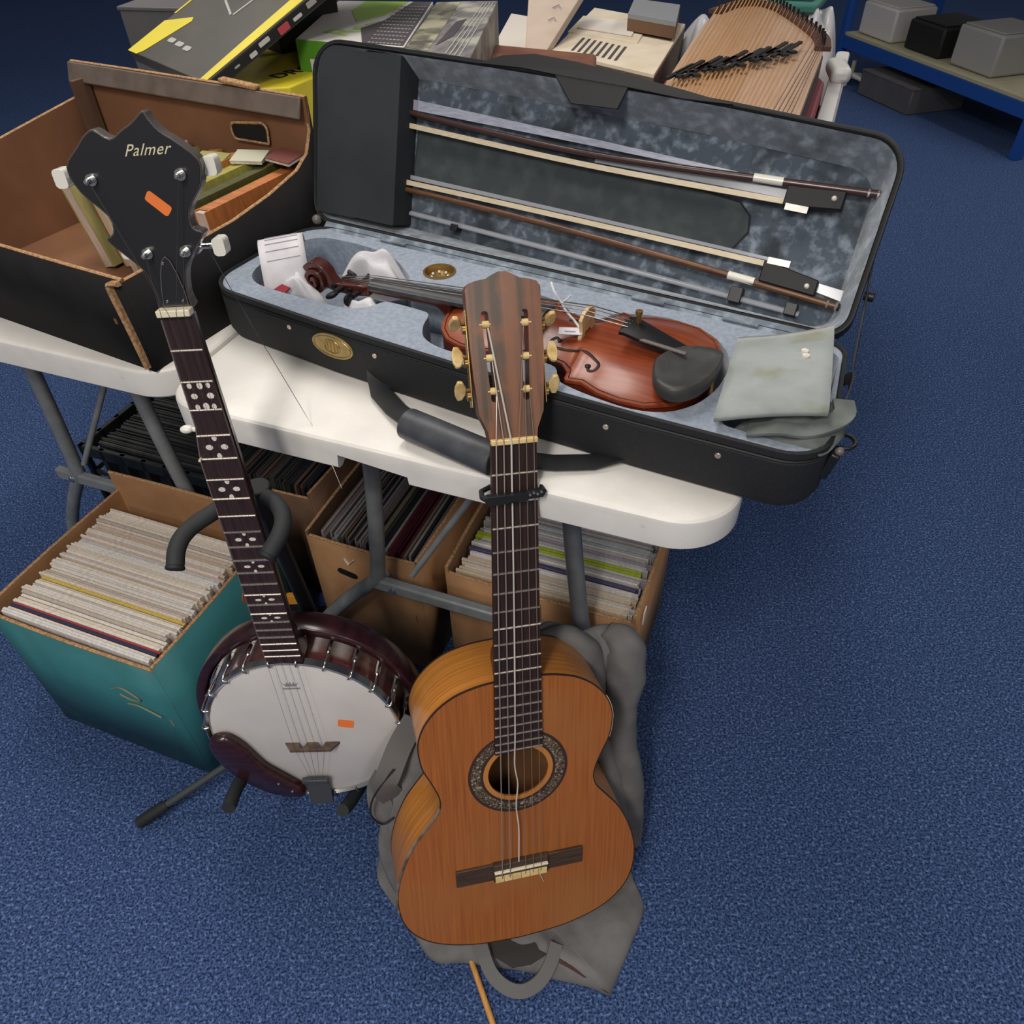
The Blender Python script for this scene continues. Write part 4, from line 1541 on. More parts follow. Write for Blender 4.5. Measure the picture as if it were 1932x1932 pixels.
bow('dark violin bow, upper of the two in the case lid', [(0.060, 0.188), (0.138, 0.178), (0.280, 0.170), (0.422, 0.166), (0.560, 0.170), (0.693, 0.177), (0.807, 0.184)], [(0.060, 0.166), (0.128, 0.161), (0.425, 0.152), (0.673, 0.154), (0.703, 0.156)], (0.700, 0.770, (0.148, 0.156), (0.173, 0.179)), (0.655, 0.1755, 0.692, 0.177), 'bow_stick_dark', False)
bow('brown violin bow, lower of the two in the case lid', [(0.060, 0.074), (0.136, 0.073), (0.363, 0.067), (0.530, 0.060), (0.664, 0.053), (0.803, 0.045)], [(0.060, 0.084), (0.136, 0.083), (0.36, 0.081), (0.690, 0.077), (0.703, 0.0765)], (0.700, 0.772, (0.054, 0.050), (0.081, 0.070)), (0.660, 0.0535, 0.695, 0.0520), 'bow_stick_brown', True)
ps = thing('bow_sleeve', 'pale clear plastic bow sleeve along the dark upper bow', 'plastic sleeve', KM)
m = MB()
lbox(m, 0.135, 0.645, (0.1815, 0.1745), (0.1955, 0.1795), 0.036, 0.040, 12)
sl = m.build('sleeve', 'sleeve_plastic', ps)
m = MB()
lbox(m, 0.44, 0.70, (0.158, 0.160), (0.166, 0.1705), 0.036, 0.039, 8)
m.build('sleeve_end', 'clear_plastic', ps)
m = MB()
lbox(m, 0.150, 0.157, 0.1815, 0.1940, 0.0352, 0.0358, 1)
m.build('print_mark', 'ink', sl)
ps = thing('bow_sleeve', 'pale clear plastic strip along the brown lower bow', 'plastic sleeve', KM)
m = MB()
lbox(m, 0.150, 0.705, (0.0875, 0.0830), (0.0935, 0.0870), 0.038, 0.041, 12)
m.build('sleeve', 'clear_plastic', ps)
m = MB()
lbox(m, 0.76, 0.815, (0.060, 0.052), (0.070, 0.066), 0.038, 0.041, 3)
m.build('sleeve_end', 'clear_plastic', ps)

# ------------------------------------------------------------------ papers and cloths in the left pocket of the case
lf = thing('folded_leaflet', 'white printed leaflet curled over the left pocket of the violin case', 'leaflet', KM)
m = MB()


def leaf(a, b):
    # a across (width), b along the curl
    base = Vector((0.036, 0.132, 0.0)).lerp(Vector((0.108, 0.052, 0.0)), b)
    side = Vector((0.040, 0.050, 0.0)) * (a - 0.5)
    z = 0.060 + 0.062 * sin(pi * min(1, 0.12 + b * 0.88)) ** 0.8 - 0.012 * b
    return base + side + Vector((0, 0, z))


m.grid(leaf, 6, 14)
lo_ = m.build('sheet', 'white_paper', lf, smooth=60, solid=0.0012)
for k in range(6):
    m = MB()
    b0 = 0.20 + 0.10 * k
    m.tube([leaf(a, b0) + Vector((0, 0, 0.0012)) for a in (0.15, 0.4, 0.65, 0.88)], 0.0005, 4)
    m.build('print_line', 'ink', lo_)


def clothf(cx, cy, rx, ry, z, h, seed, rot=0.0):
    rnd = random.Random(seed)
    ph = [rnd.uniform(0, 6.28) for _ in range(6)]

    def f(a, b):
        x, y = (a - 0.5) * 2, (b - 0.5) * 2
        # disc mapping
        u = x * sqrt(max(0, 1 - y * y / 2))
        w = y * sqrt(max(0, 1 - x * x / 2))
        r = sqrt(u * u + w * w)
        k = 1 + 0.14 * sin(3 * atan2(w, u) + ph[0]) + 0.08 * sin(7 * atan2(w, u) + ph[1])
        px_, py_ = u * rx * k, w * ry * k
        X = cx + px_ * cos(rot) - py_ * sin(rot)
        Y = cy + px_ * sin(rot) + py_ * cos(rot)
        Z = z + h * (1 - r ** 2.2) + 0.18 * h * sin(6 * u + ph[2] + 3 * w) * (1 - r) + 0.16 * h * sin(9 * w + ph[3]) * (1 - r * 0.6)
        return (X, Y, Z)
    return f


for nm, lb, args in (('polishing_cloth', 'crumpled white cloth behind the violin pegs in the case', (0.190, 0.150, 0.058, 0.034, 0.050, 0.050, 5)), ('polishing_cloth', 'white cloth bunched beside the violin scroll in the case', (0.105, 0.070, 0.040, 0.028, 0.045, 0.035, 8)), ('polishing_cloth', 'white cloth under the violin neck in the case', (0.225, 0.070, 0.034, 0.024, 0.050, 0.022, 11))):
    t_ = thing(nm, lb, 'cloth', KM, 'cloths in the violin case pocket')
    m = MB()
    m.grid(clothf(*args), 22, 22)
    m.build('fabric', 'white_cloth', t_, smooth=80)
m = MB()
rf = thing('red_ribbon', 'scrap of red felt at the left end of the violin case', 'felt', KM)
m.quadbox([(0.062, 0.046, 0.070), (0.110, 0.040, 0.070), (0.112, 0.052, 0.0745), (0.075, 0.058, 0.0745)], 0.002)
m.build('strip', 'red_felt', rf)

# ------------------------------------------------------------------ cardboard boxes and record sleeves
mat('cardboard', '#a67c55', 0.85, col2='#936a47', scale=12, detail=5, bump=0.08, bump_scale=200)
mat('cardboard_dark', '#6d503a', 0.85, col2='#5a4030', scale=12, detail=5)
mat('cardboard_brown', '#82583c', 0.85, col2='#744d34', scale=9, detail=5)
mat('cardboard_edge', '#b9926a', 0.9, col2='#8a6644', scale=220)
mat('tape_brown', '#8b6a4e', 0.35, alpha=0.9)
mat('print_teal', '#33767a', 0.6, col2='#2c686d', scale=8, detail=4)
mat('print_black', '#151415', 0.8, col2='#1b1a1b', scale=20, spec=0.25)
mat('print_gold', '#7b7a5c', 0.6)
mat('white_mark', '#d8d4cf', 0.7)
SLEEVE_COLS = {
    'cream': '#dfd1bf', 'ivory': '#e5dccf', 'white': '#dcd8d4', 'tan': '#c7b199', 'greyed': '#bbb1a8', 'pinkish': '#d0bbad', 'red': '#a5393c', 'navy': '#2c2f4a', 'yellow': '#cbb04a',
    'grey': '#7f7b79', 'charcoal': '#3c3936', 'mauve': '#695a5c', 'olive': '#6d6450', 'black': '#18171a', 'crimson': '#5d1d2a', 'brown': '#5b4130', 'silver': '#8d8783', 'pine': '#202a24',
    'pale': '#c9c4c0', 'lilac': '#a39caa', 'lime': '#a3b32e', 'plum': '#4d4563', 'bluegrey': '#acb3b8', 'buff': '#cbb59b'}
for k, c in SLEEVE_COLS.items():
    mat('sleeve_' + k, c, 0.6, col2=tuple(min(1, x * 0.9) for x in [int(c[i:i + 2], 16) / 255 for i in (1, 3, 5)]), scale=25, stretch=(6, 6, 1), detail=3)


def open_box(name, label, M, w, d, h, m_out, m_in, t=0.006, walls=None, edge='cardboard_edge'):
    """box open at the top; local x 0..w, y 0..d. walls = heights (front, right, back, left)"""
    o = thing(name, label, 'box', M)
    hs_ = walls or (h, h, h, h)
    m = MB()
    m.box((w / 2, d / 2, t / 2), (w, d, t))
    m.build('base', m_in, o)
    defs = [((0, 0), (w, 0), (0, 1)), ((w, 0), (w, d), (-1, 0)), ((w, d), (0, d), (0, -1)), ((0, d), (0, 0), (1, 0))]
    for i, (a, b, n) in enumerate(defs):
        hh = hs_[i]
        if not isinstance(hh, (tuple, list)):
            hh = (hh, hh)
        prof = hh if isinstance(hh[0], tuple) else ((0.0, hh[0]), (1.0, hh[1]))

        def top_at(f, prof=prof):
            for (f0, z0), (f1, z1) in zip(prof, prof[1:]):
                if f0 <= f <= f1:
                    return z0 + (z1 - z0) * (f - f0) / (f1 - f0)
            return prof[-1][1]
        a, b, n = Vector(a), Vector(b), Vector(n)
        bow = 0.004 if i in (1, 3) else 0.003
        fs_ = sorted(set([q / 6 for q in range(7)] + [q[0] for q in prof]))
        rings = []
        for f in fs_:
            p = a.lerp(b, f)
            zt = top_at(f)
            off = -n * bow * sin(pi * f)
            q0, q1 = p, p + n * t
            rings.append([Vector((q0.x, q0.y, 0.0)), Vector((q1.x, q1.y, 0.0)), Vector((q1.x + off.x, q1.y + off.y, zt)), Vector((q0.x + off.x, q0.y + off.y, zt))])
        m = MB()
        m.loft(rings)
        wl = m.build('wall', m_in, o, smooth=30)
        # printed outer face
        m = MB()
        sk = []
        for f in fs_:
            p = a.lerp(b, f) - n * 0.0004
            zt = top_at(f) - 0.0008
            off = -n * bow * sin(pi * f)
            sk.append([Vector((p.x, p.y, 0.0)), Vector((p.x + off.x, p.y + off.y, zt))])
        m.loft(sk, False, False, closed=False)
        m.build('outer_face', m_out, wl, smooth=30, solid=0.0006)
        # raw corrugated edge
        m = MB()
        m.tube([(r[2] + r[3]) / 2 for r in rings], t * 0.52, 6, sy=0.5)
        m.build('raw_edge', edge, wl)
    return o


_sleeve_mesh = {}


def sleeve(M, w, t, h, col, label, group, name='record_sleeve'):
    """thin square card sleeve, local x 0..w, y 0..t, z 0..h; copies share their mesh"""
    key = (round(w, 3), round(t, 4), round(h, 3), col)
    if key not in _sleeve_mesh:
        me = bpy.data.meshes.new(name)
        bm = bmesh.new()
        for zz, tt in ((0, t), (h - t * 0.2, t), (h, t * 0.75)):
            for x, y in ((0, t / 2 - tt / 2), (w, t / 2 - tt / 2), (w, t / 2 + tt / 2), (0, t / 2 + tt / 2)):
                bm.verts.new((x, y, zz))
        bm.verts.ensure_lookup_table()
        V = bm.verts
        for L_ in (0, 4):
            for i in range(4):
                j = (i + 1) % 4
                bm.faces.new((V[L_ + i], V[L_ + j], V[L_ + 4 + j], V[L_ + 4 + i]))
        bm.faces.new((V[3], V[2], V[1], V[0]))
        bm.faces.new((V[8], V[9], V[10], V[11]))
        bm.to_mesh(me)
        bm.free()
        me.materials.append(MATS['sleeve_' + col])
        _sleeve_mesh[key] = me
    o = bpy.data.objects.new(name, _sleeve_mesh[key])
    COL.objects.link(o)
    o.matrix_world = M
    return tag(o, label, 'record', group)


def row(M, along, start, stop, pick, label, group, seed, base=0.008, w=0.312, h=0.312, side=0.0, tmin=0.003, tmax=0.0062, lean=0.03, zjit=0.006, sjit=0.008, special=None):
    """sleeves standing in a row. along='y': faces look along y, 'x': faces look along x"""
    rnd = random.Random(seed)
    p = start
    i = 0
    while p < stop - tmax:
        t = round(rnd.uniform(tmin, tmax), 4)
        t = round(t * 2000) / 2000
        col = pick(rnd, (p - start) / (stop - start))
        lb, gr = label(col, i + 1, along)
        j = side + rnd.uniform(-sjit, sjit)
        z = base + rnd.uniform(-zjit, zjit) * 0.5
        ang = lean * rnd.uniform(0.6, 1.2)
        if along == 'y':
            L_ = Matrix.Translation((j, p, z)) @ Matrix.Rotation(-ang, 4, 'X')
        else:
            L_ = Matrix.Translation((p, j, z)) @ Matrix.Rotation(ang, 4, 'Y') @ Matrix.Rotation(pi / 2, 4, 'Z') @ Matrix.Translation((0, -t, 0))
        sleeve(M @ L_, w, t, h, col, lb, gr)
        p += t + (rnd.uniform(0.0001, 0.0004) if rnd.random() < 0.8 else rnd.uniform(0.0008, 0.002))
        i += 1


def weighted(ws):
    ks = list(ws)

    def pk(rnd, f):
        return rnd.choices(ks, [ws[k] for k in ks])[0]
    return pk


WORDS = {'cream': 'cream', 'ivory': 'ivory', 'white': 'white', 'tan': 'tan', 'greyed': 'dull grey', 'pinkish': 'pinkish cream', 'red': 'red', 'navy': 'navy', 'yellow': 'yellow', 'grey': 'grey', 'charcoal': 'charcoal', 'mauve': 'mauve', 'olive': 'olive', 'black': 'black', 'crimson': 'crimson', 'brown': 'brown', 'silver': 'silver grey', 'pine': 'blackish green', 'pale': 'pale grey', 'lilac': 'lilac grey', 'lime': 'lime green', 'plum': 'plum purple', 'bluegrey': 'blue-grey', 'buff': 'buff'}


def ordinal(n):
    return '%d%s' % (n, 'th' if 10 <= n % 100 <= 20 else {1: 'st', 2: 'nd', 3: 'rd'}.get(n % 10, 'th'))


def lab(where):
    return lambda col, n, along: ('%s record sleeve, %s from the %s in %s' % (WORDS[col], ordinal(n), 'front' if along == 'y' else 'left', where), 'records in ' + where)


# teal box in front of the left table
TB = yawframe(T_YAW, (-0.573, 0.722, 0.0)) @ Matrix.Translation((-0.352, 0, 0))
tb = open_box('record_box', 'teal printed cardboard box full of cream record sleeves', TB, 0.352, 0.325, 0.335, 'print_teal', 'cardboard', walls=(0.325, 0.335, 0.385, 0.34))
m = MB()
m.prism(circle(0.0, 0.0, 0.0085, 12, 0.014), 0, 0.0006)
m.xf(Matrix.Translation((0.3562, 0.215, 0.272)) @ Matrix.Rotation(pi / 2, 4, 'Y') @ Matrix.Rotation(pi / 2, 4, 'Z'))
m.build('sticker', 'sticker_orange', tb)
for k, pts in enumerate(([(0.3575, 0.075, 0.205), (0.358, 0.085, 0.228), (0.358, 0.092, 0.205), (0.358, 0.10, 0.19)], [(0.22, -0.0045, 0.22), (0.25, -0.0045, 0.235), (0.28, -0.0045, 0.215), (0.26, -0.0045, 0.205), (0.235, -0.0045, 0.21)], [(0.24, -0.0045, 0.185), (0.27, -0.0045, 0.19), (0.31, -0.0045, 0.178)])):
    m = MB()
    m.tube(catmull(pts, 4), 0.0016, 5, sy=0.5)
    m.build('printed_scroll', 'print_gold', tb, smooth=60)
tw = {'cream': 6, 'ivory': 5, 'white': 3, 'tan': 1.2, 'greyed': 1.5, 'pinkish': 2}


def teal_pick(rnd, f):
    if 0.072 < f < 0.088:
        return 'red'
    if f < 0.035:
        return 'white'
    if 0.04 < f < 0.06:
        return 'navy'
    if 0.30 < f < 0.32:
        return 'yellow'
    return weighted(tw)(rnd, f)


row(TB, 'y', 0.010, 0.285, teal_pick, lab('the teal box'), None, 21, base=0.010, side=0.018, w=0.312, h=0.318, lean=0.0, tmin=0.0035, tmax=0.0062)

# box A under the white table
BA = TM @ Matrix.Translation((0.004, 0.197, 0))
ba = open_box('record_box', 'tan cardboard box of dark record sleeves behind the table leg', BA, 0.232, 0.335, 0.32, 'cardboard', 'cardboard_dark', walls=(0.318, 0.325, 0.33, 0.33))
m = MB()
m.prism(roundpoly([(0.055, 0.238, 0.008), (0.098, 0.230, 0.008), (0.098, 0.245, 0.008), (0.055, 0.253, 0.008)], 3), 0, 0.002)
m.xf(Matrix.Translation((0, -0.0045, 0)) @ SW)
m.build('hand_hole', 'print_black', ba)
m = MB()
m.tube([(0.078, -0.005, 0.285), (0.085, -0.005, 0.272), (0.098, -0.005, 0.288)], 0.0025, 5, sy=0.4)
m.build('printed_mark', 'white_mark', ba)
m = MB()
m.prism(circle(0.165, 0.276, 0.0075, 12), 0, 0.0012)
m.xf(Matrix.Translation((0, -0.0048, 0)) @ SW)
m.build('printed_dot', 'white_mark', ba)


def a_pick(rnd, f):
    if 0.60 < f < 0.66:
        return 'black'
    if 0.66 < f < 0.70:
        return 'silver'
    if 0.70 < f < 0.84:
        return 'crimson'
    if f < 0.2:
        return weighted({'grey': 3, 'mauve': 3, 'silver': 1})(rnd, f)
    return weighted({'grey': 3, 'charcoal': 2, 'mauve': 2, 'olive': 3, 'brown': 1.5, 'silver': 0.8, 'black': 1.2})(rnd, f)


row(BA, 'x', 0.012, 0.216, a_pick, lab('the tan box under the white table'), None, 5, base=0.008, side=0.012, lean=0.03)

# box B under the white table
BB = TM @ Matrix.Translation((0.296, 0.190, 0))
bb_ = open_box('record_box', 'tan cardboard box of pale record sleeves beside the blue carpet', BB, 0.342, 0.335, 0.335, 'cardboard', 'cardboard', walls=(0.330, 0.345, 0.35, 0.345))
m = MB()
m.prism([(0.145, 0.262), (0.180, 0.262), (0.180, 0.318), (0.145, 0.318)], 0, 0.0008)
m.xf(Matrix.Translation((0, -0.0045, 0)) @ SW)
m.build('tape', 'tape_brown', bb_)
m = MB()
m.box((0.349, 0.045, 0.305), (0.002, 0.018, 0.030))
m.build('torn_label', 'white_mark', bb_)


def b_pick(rnd, f):
    if 0.30 < f < 0.335:
        return 'lime'
    if 0.17 < f < 0.20:
        return 'plum'
    if f < 0.15:
        return weighted({'buff': 3, 'pale': 2, 'cream': 2, 'greyed': 1})(rnd, f)
    return weighted({'pale': 4, 'lilac': 2, 'white': 1.5, 'greyed': 2, 'bluegrey': 1.5})(rnd, f)


row(BB, 'y', 0.012, 0.318, b_pick, lab('the tan box beside the carpet'), None, 9, base=0.010, side=0.018, h=0.314, lean=0.02)

# darker boxes further in under the tables
BC = TM @ Matrix.Translation((-0.290, 0.300, 0))
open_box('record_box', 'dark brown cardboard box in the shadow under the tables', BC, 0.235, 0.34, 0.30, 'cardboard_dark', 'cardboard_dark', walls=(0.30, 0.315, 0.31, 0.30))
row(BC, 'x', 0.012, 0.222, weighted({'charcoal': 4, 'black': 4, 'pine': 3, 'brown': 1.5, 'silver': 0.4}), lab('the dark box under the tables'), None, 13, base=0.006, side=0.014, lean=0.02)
# plastic crate
mat('crate_plastic', '#161a18', 0.55)
CRM = TM @ Matrix.Translation((-0.70, 0.33, 0))
cr_ = thing('plastic_crate', 'black plastic crate of records under the left table', 'crate', CRM)
cw, cd, chh = 0.36, 0.35, 0.25
for a, b in (((0, 0), (cw, 0)), ((cw, 0), (cw, cd)), ((cw, cd), (0, cd)), ((0, cd), (0, 0))):
    a, b = Vector(a), Vector(b)
    L_ = (b - a).length
    ang = atan2(b.y - a.y, b.x - a.x)
    for z, hgt in ((0.012, 0.024), (chh - 0.015, 0.03)):
        m = MB()
        m.box((((a + b) / 2).x, ((a + b) / 2).y, z), (L_, 0.012, hgt), Matrix.Rotation(ang, 3, 'Z'))
        m.build('rail', 'crate_plastic', cr_, bevel=0.002)
    for k in range(1, 4):
        z = 0.024 + k * 0.049
        m = MB()
        m.box((((a + b) / 2).x, ((a + b) / 2).y, z), (L_ - 0.02, 0.005, 0.012), Matrix.Rotation(ang, 3, 'Z'))
        m.build('slat', 'crate_plastic', cr_)
    for k in range(7):
        p = a.lerp(b, k / 6)
        m = MB()
        m.box((p.x, p.y, chh / 2), (0.012, 0.012, chh))
        m.build('upright', 'crate_plastic', cr_)
m = MB()
m.box((cw / 2, cd / 2, 0.004), (cw, cd, 0.008))
m.build('base', 'crate_plastic', cr_)
row(CRM, 'y', 0.015, 0.32, weighted({'pine': 6, 'black': 4, 'charcoal': 2}), lab('the black crate'), None, 17, base=0.010, side=0.025, w=0.305, h=0.23, lean=0.03)
mat('orange_card', '#d08a2c', 0.6)
pk = thing('small_packet', 'orange and red packet on the carpet behind the banjo', 'packet', TM @ Matrix.Translation((-0.012, 0.17, 0)) @ Matrix.Rotation(0.4, 4, 'Z'))
m = MB()
m.box((-0.04, 0, 0.075), (0.05, 0.012, 0.15))
m.build('card', 'black_plastic', pk)
m = MB()
m.box((-0.03, -0.001, 0.160), (0.045, 0.012, 0.022))
m.build('flap', 'orange_card', pk)

# black cardboard box on the left table
KB = yawframe(-0.5184, (-0.487, 0.916, TABLE_Z)) @ Matrix.Translation((-0.52, 0, 0))
kb = open_box('cardboard_box', 'black printed cardboard box with brown inside on the left table', KB, 0.52, 0.40, 0.2, 'print_black', 'cardboard_brown', walls=(0.135, ((0.0, 0.132), (0.5, 0.137), (0.7, 0.146), (0.87, 0.159), (0.945, 0.175), (0.985, 0.203), (1.0, 0.248)), 0.250, ((0.0, 0.20), (1.0, 0.14))))
# hand hole in the back wall
m = MB()
m.prism(roundpoly([(0.358, 0.172, 0.008), (0.432, 0.173, 0.004), (0.436, 0.205, 0.010), (0.355, 0.196, 0.010)], 4), 0, 0.004)
m.xf(Matrix.Translation((0, 0.3905, 0)) @ SW)
hh_ = m.build('hand_hole', 'print_black', kb)
m = MB()
m.tube([Vector((p.x, 0.3900, p.y)) for p in roundpoly([(0.358, 0.172, 0.008), (0.432, 0.173, 0.004), (0.436, 0.205, 0.010), (0.355, 0.196, 0.010)], 4)], 0.0022, 5, closed=True)
m.build('hole_edge', 'cardboard_edge', hh_)
mat('flap_grey', '#6b5f57', 0.8, col2='#5c5049', scale=30)
m = MB()
m.box((0.26, 0.384, 0.2365), (0.515, 0.005, 0.030), Matrix.Rotation(radians(-20), 3, 'X'))
m.build('folded_flap', 'flap_grey', kb, bevel=0.002)
m = MB()
m.box((0.395, 0.392, 0.2560), (0.075, 0.014, 0.007), Matrix.Rotation(radians(3), 3, 'Y'))
m.build('torn_flap', 'cardboard_edge', kb, bevel=0.0025)
m = MB()
m.box((0.036, 0.373, 0.12), (0.010, 0.03, 0.22))
m.build('corner_flap', 'cardboard_dark', kb)
# front panel edge torn open: raw brown strip
m = MB()
m.tube(catmull([(0.512, -0.003, 0.006), (0.508, -0.004, 0.06), (0.500, -0.004, 0.118), (0.503, -0.004, 0.128), (0.520, -0.003, 0.132)], 4), 0.0062, 6, sy=0.6)
m.build('torn_edge', 'cardboard_edge', kb)

# books and sheet music in the black box
BOOKS = [('#c0763f', 'orange music book nearest the right wall of the black box'), ('#4f4f22', 'dark olive music book in the black box'), ('#a8a04a', 'yellow-green music book in the black box'), ('#b9783c', 'ochre music book in the black box'), ('#9b9a45', 'light green-gold music book in the black box'), ('#b98a4c', 'tan music book in the black box'), ('#6e7a34', 'moss green music book in the black box'), ('#c9c4b8', 'off-white music book in the black box'), ('#88602f', 'brown music book in the black box'), ('#a39a62', 'khaki music book in the black box')]
for i, (c, lb) in enumerate(BOOKS):
    nm = 'book_%d' % i
    mat(nm, c, 0.6, col2=tuple(x * 0.85 for x in [int(c[k:k + 2], 16) / 255 for k in (1, 3, 5)]), scale=20, stretch=(1, 6, 1))
    bk = thing('music_book', lb, 'book', KB @ Matrix.Translation((0.487 - 0.030 * i, 0.182 + 0.008 * (i % 3), 0.010)) @ Matrix.Rotation(radians(-4 - 1.2 * i), 4, 'Y'), 'books in the black box')
    hh2 = 0.136 + 0.004 * ((i * 5) % 4)
    m = MB()
    m.box((0, 0.095, hh2 / 2), (0.021, 0.185, hh2))
    pg = m.build('pages', 'sleeve_buff' if i % 3 else 'sleeve_pinkish', bk)
    for sx in (-1, 1):
        m = MB()
        m.box((sx * 0.0113, 0.095, hh2 / 2 + 0.001), (0.0016, 0.188, hh2 + 0.003))
        m.build('cover', nm, bk)
    m = MB()
    m.box((0, 0.100, hh2 + 0.0015), (0.0225, 0.178, 0.0014))
    m.build('spine', nm, bk, bevel=0.0005)
for i, (x, y, r, c) in enumerate(((0.36, 0.31, 0.2, '#8f8a4a'), (0.42, 0.335, 0.35, '#b9b7a2'), (0.480, 0.350, -0.1, '#6e3a34'))):
    mat('booklet_%d' % i, c, 0.6)
    b2 = thing('booklet', ('olive booklet lying at the back of the black box', 'pale booklet lying at the back of the black box', 'dull red booklet at the back corner of the black box')[i], 'booklet', KB @ Matrix.Translation((x, y + 0.02, 0.158 + 0.004 * i)) @ Matrix.Rotation(r, 4, 'Z') @ Matrix.Rotation(radians(8), 4, 'X'))
    m = MB()
    m.box((0, 0, 0), (0.052, 0.036, 0.004))
    m.build('pages', 'sleeve_ivory', b2)
    m = MB()
    m.box((0, 0, 0.0026), (0.053, 0.037, 0.0012))
    m.build('cover', 'booklet_%d' % i, b2)

# ------------------------------------------------------------------ gig bag under and behind the guitar
mat('bag_cloth', '#706e6d', 0.88, col2='#646262', scale=30, detail=4, bump=0.2, bump_scale=500)
mat('bag_strap', '#646261', 0.85, bump=0.25, bump_scale=700)
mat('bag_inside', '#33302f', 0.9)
mat('bag_piping', '#4a2f2a', 0.8)
gb = thing('gig_bag', 'crumpled grey cloth gig bag behind and under the guitar', 'bag')
rb = random.Random(2)


def nz(x, y, s):
    from mathutils import noise
    return noise.noise(Vector((x * s, y * s, s)))


ol = [(0.060, -0.338), (0.083, -0.330), (0.110, -0.342), (0.132, -0.356), (0.160, -0.350), (0.185, -0.352), (0.205, -0.366), (0.216, -0.390), (0.219, -0.430), (0.222, -0.463), (0.214, -0.490), (0.216, -0.520), (0.226, -0.580), (0.236, -0.640), (0.246, -0.710), (0.255, -0.773), (0.250, -0.815), (0.225, -0.850), (0.10, -0.858), (-0.05, -0.858), (-0.16, -0.845), (-0.195, -0.760), (-0.198, -0.680), (-0.170, -0.600), (-0.150, -0.520), (-0.120, -0.450), (-0.06, -0.370), (0.0, -0.345)]
olc = ccw([(p.x, p.y) for p in catmull([(x, y, 0) for x, y in ol], 3, True)])
cx_, cy_ = 0.03, -0.62


def bagp(p, s, sgn):
    x, y = cx_ + (p.x - cx_) * s, cy_ + (p.y - cy_) * s
    bul = (1 - s ** 4) ** 0.6
    right = max(0, min(1, (x - 0.10) / 0.06))
    fold = 0.016 * sin(55 * x + 9 * y + 3 * nz(x, y, 9)) * right + 0.013 * nz(x, y, 16) + 0.008 * nz(x + 3, y, 34)
    # thick roll at the upper right
    roll_ = 0.028 * math.exp(-((x - 0.168 - 0.06 * (y + 0.36)) / 0.022) ** 2) * max(0, min(1, (y + 0.52) / 0.10))
    z = -0.138 + sgn * (0.026 if sgn > 0 else 0.045) * bul
    if sgn > 0:
        z += (fold + roll_) * bul
        if right < 1:
            z = min(z, -0.110 + 0.05 * right)
    w = GM @ Vector((x, y, z))
    if w.z < 0.004:
        w.z = 0.004 + 0.002 * (0.004 - w.z)
    return w


S_ = (1.0, 0.985, 0.95, 0.90, 0.84, 0.77, 0.69, 0.60, 0.50, 0.38, 0.24, 0.08)
m = MB()
m.loft([[bagp(p, s, 1) for p in olc] for s in S_], False, True)
m.loft([[bagp(p, s, -1) for p in olc] for s in S_], False, True)
m.build('back_panel', 'bag_cloth', gb, smooth=80)
# soft rolled folds
for nm, pts, rr_ in (('fold', [(0.168, -0.352, -0.128), (0.190, -0.372, -0.112), (0.196, -0.430, -0.112), (0.192, -0.500, -0.118), (0.200, -0.580, -0.120), (0.215, -0.680, -0.120), (0.225, -0.790, -0.125)], [0.012, 0.030, 0.030, 0.026, 0.026, 0.028, 0.020]),
                     ('fold', [(0.050, -0.350, -0.122), (0.095, -0.346, -0.116), (0.128, -0.372, -0.116), (0.150, -0.420, -0.120), (0.158, -0.500, -0.124)], [0.010, 0.020, 0.022, 0.018, 0.010]),
                     ('fold', [(0.150, -0.520, -0.115), (0.172, -0.590, -0.112), (0.195, -0.680, -0.112), (0.205, -0.770, -0.118)], [0.010, 0.018, 0.020, 0.012])):
    cp_ = catmull([GM @ Vector(p) for p in pts], 5)
    rs_ = [v.x for v in catmull([Vector((r, 0, 0)) for r in rr_], 5)]
    m = MB()
    m.tube([Vector((p.x, p.y, max(p.z, r + 0.002))) for p, r in zip(cp_, rs_)], rs_, 16)
    m.v = [(x + 0.004 * nz(x + z, y, 30), y + 0.006 * nz(x, y + z, 25), max(0.002, z)) for x, y, z in m.v]
    m.build(nm, 'bag_cloth', gb, smooth=80)
# part lying on the floor
fo = [(0.186, 0.510), (0.196, 0.478), (0.194, 0.455), (0.172, 0.415), (0.150, 0.378), (0.130, 0.345), (0.124, 0.344), (0.090, 0.356), (0.045, 0.366), (0.0, 0.378), (-0.050, 0.385), (-0.095, 0.392), (-0.131, 0.392), (-0.150, 0.402), (-0.165, 0.420), (-0.195, 0.460), (-0.220, 0.490), (-0.244, 0.526), (-0.235, 0.575), (-0.16, 0.62), (0.0, 0.63), (0.12, 0.61), (0.172, 0.560)]
foc = ccw([(p.x, p.y) for p in catmull([(x, y, 0) for x, y in fo], 3, True)])
fcx, fcy = -0.01, 0.49


def floorp(p, s):
    x, y = fcx + (p.x - fcx) * s, fcy + (p.y - fcy) * s
    h_ = 0.024 * (1 - s ** 5) ** 0.5
    # crease running to the sharp front corner
    d = abs((x - 0.03) * 0.52 + (y - 0.405) * 0.86)
    h_ += 0.012 * math.exp(-(d / 0.014) ** 2) * (1 if x > 0.02 else 0.3) * (1 - s ** 6)
    h_ += 0.010 * nz(x, y, 18) * (1 - s ** 4) + 0.006 * nz(x, y + 2, 40) * (1 - s ** 4)
    if y > 0.45:
        h_ *= max(0.25, 1 - (y - 0.45) / 0.06)
    return Vector((x, y, 0.003 + max(0, h_)))


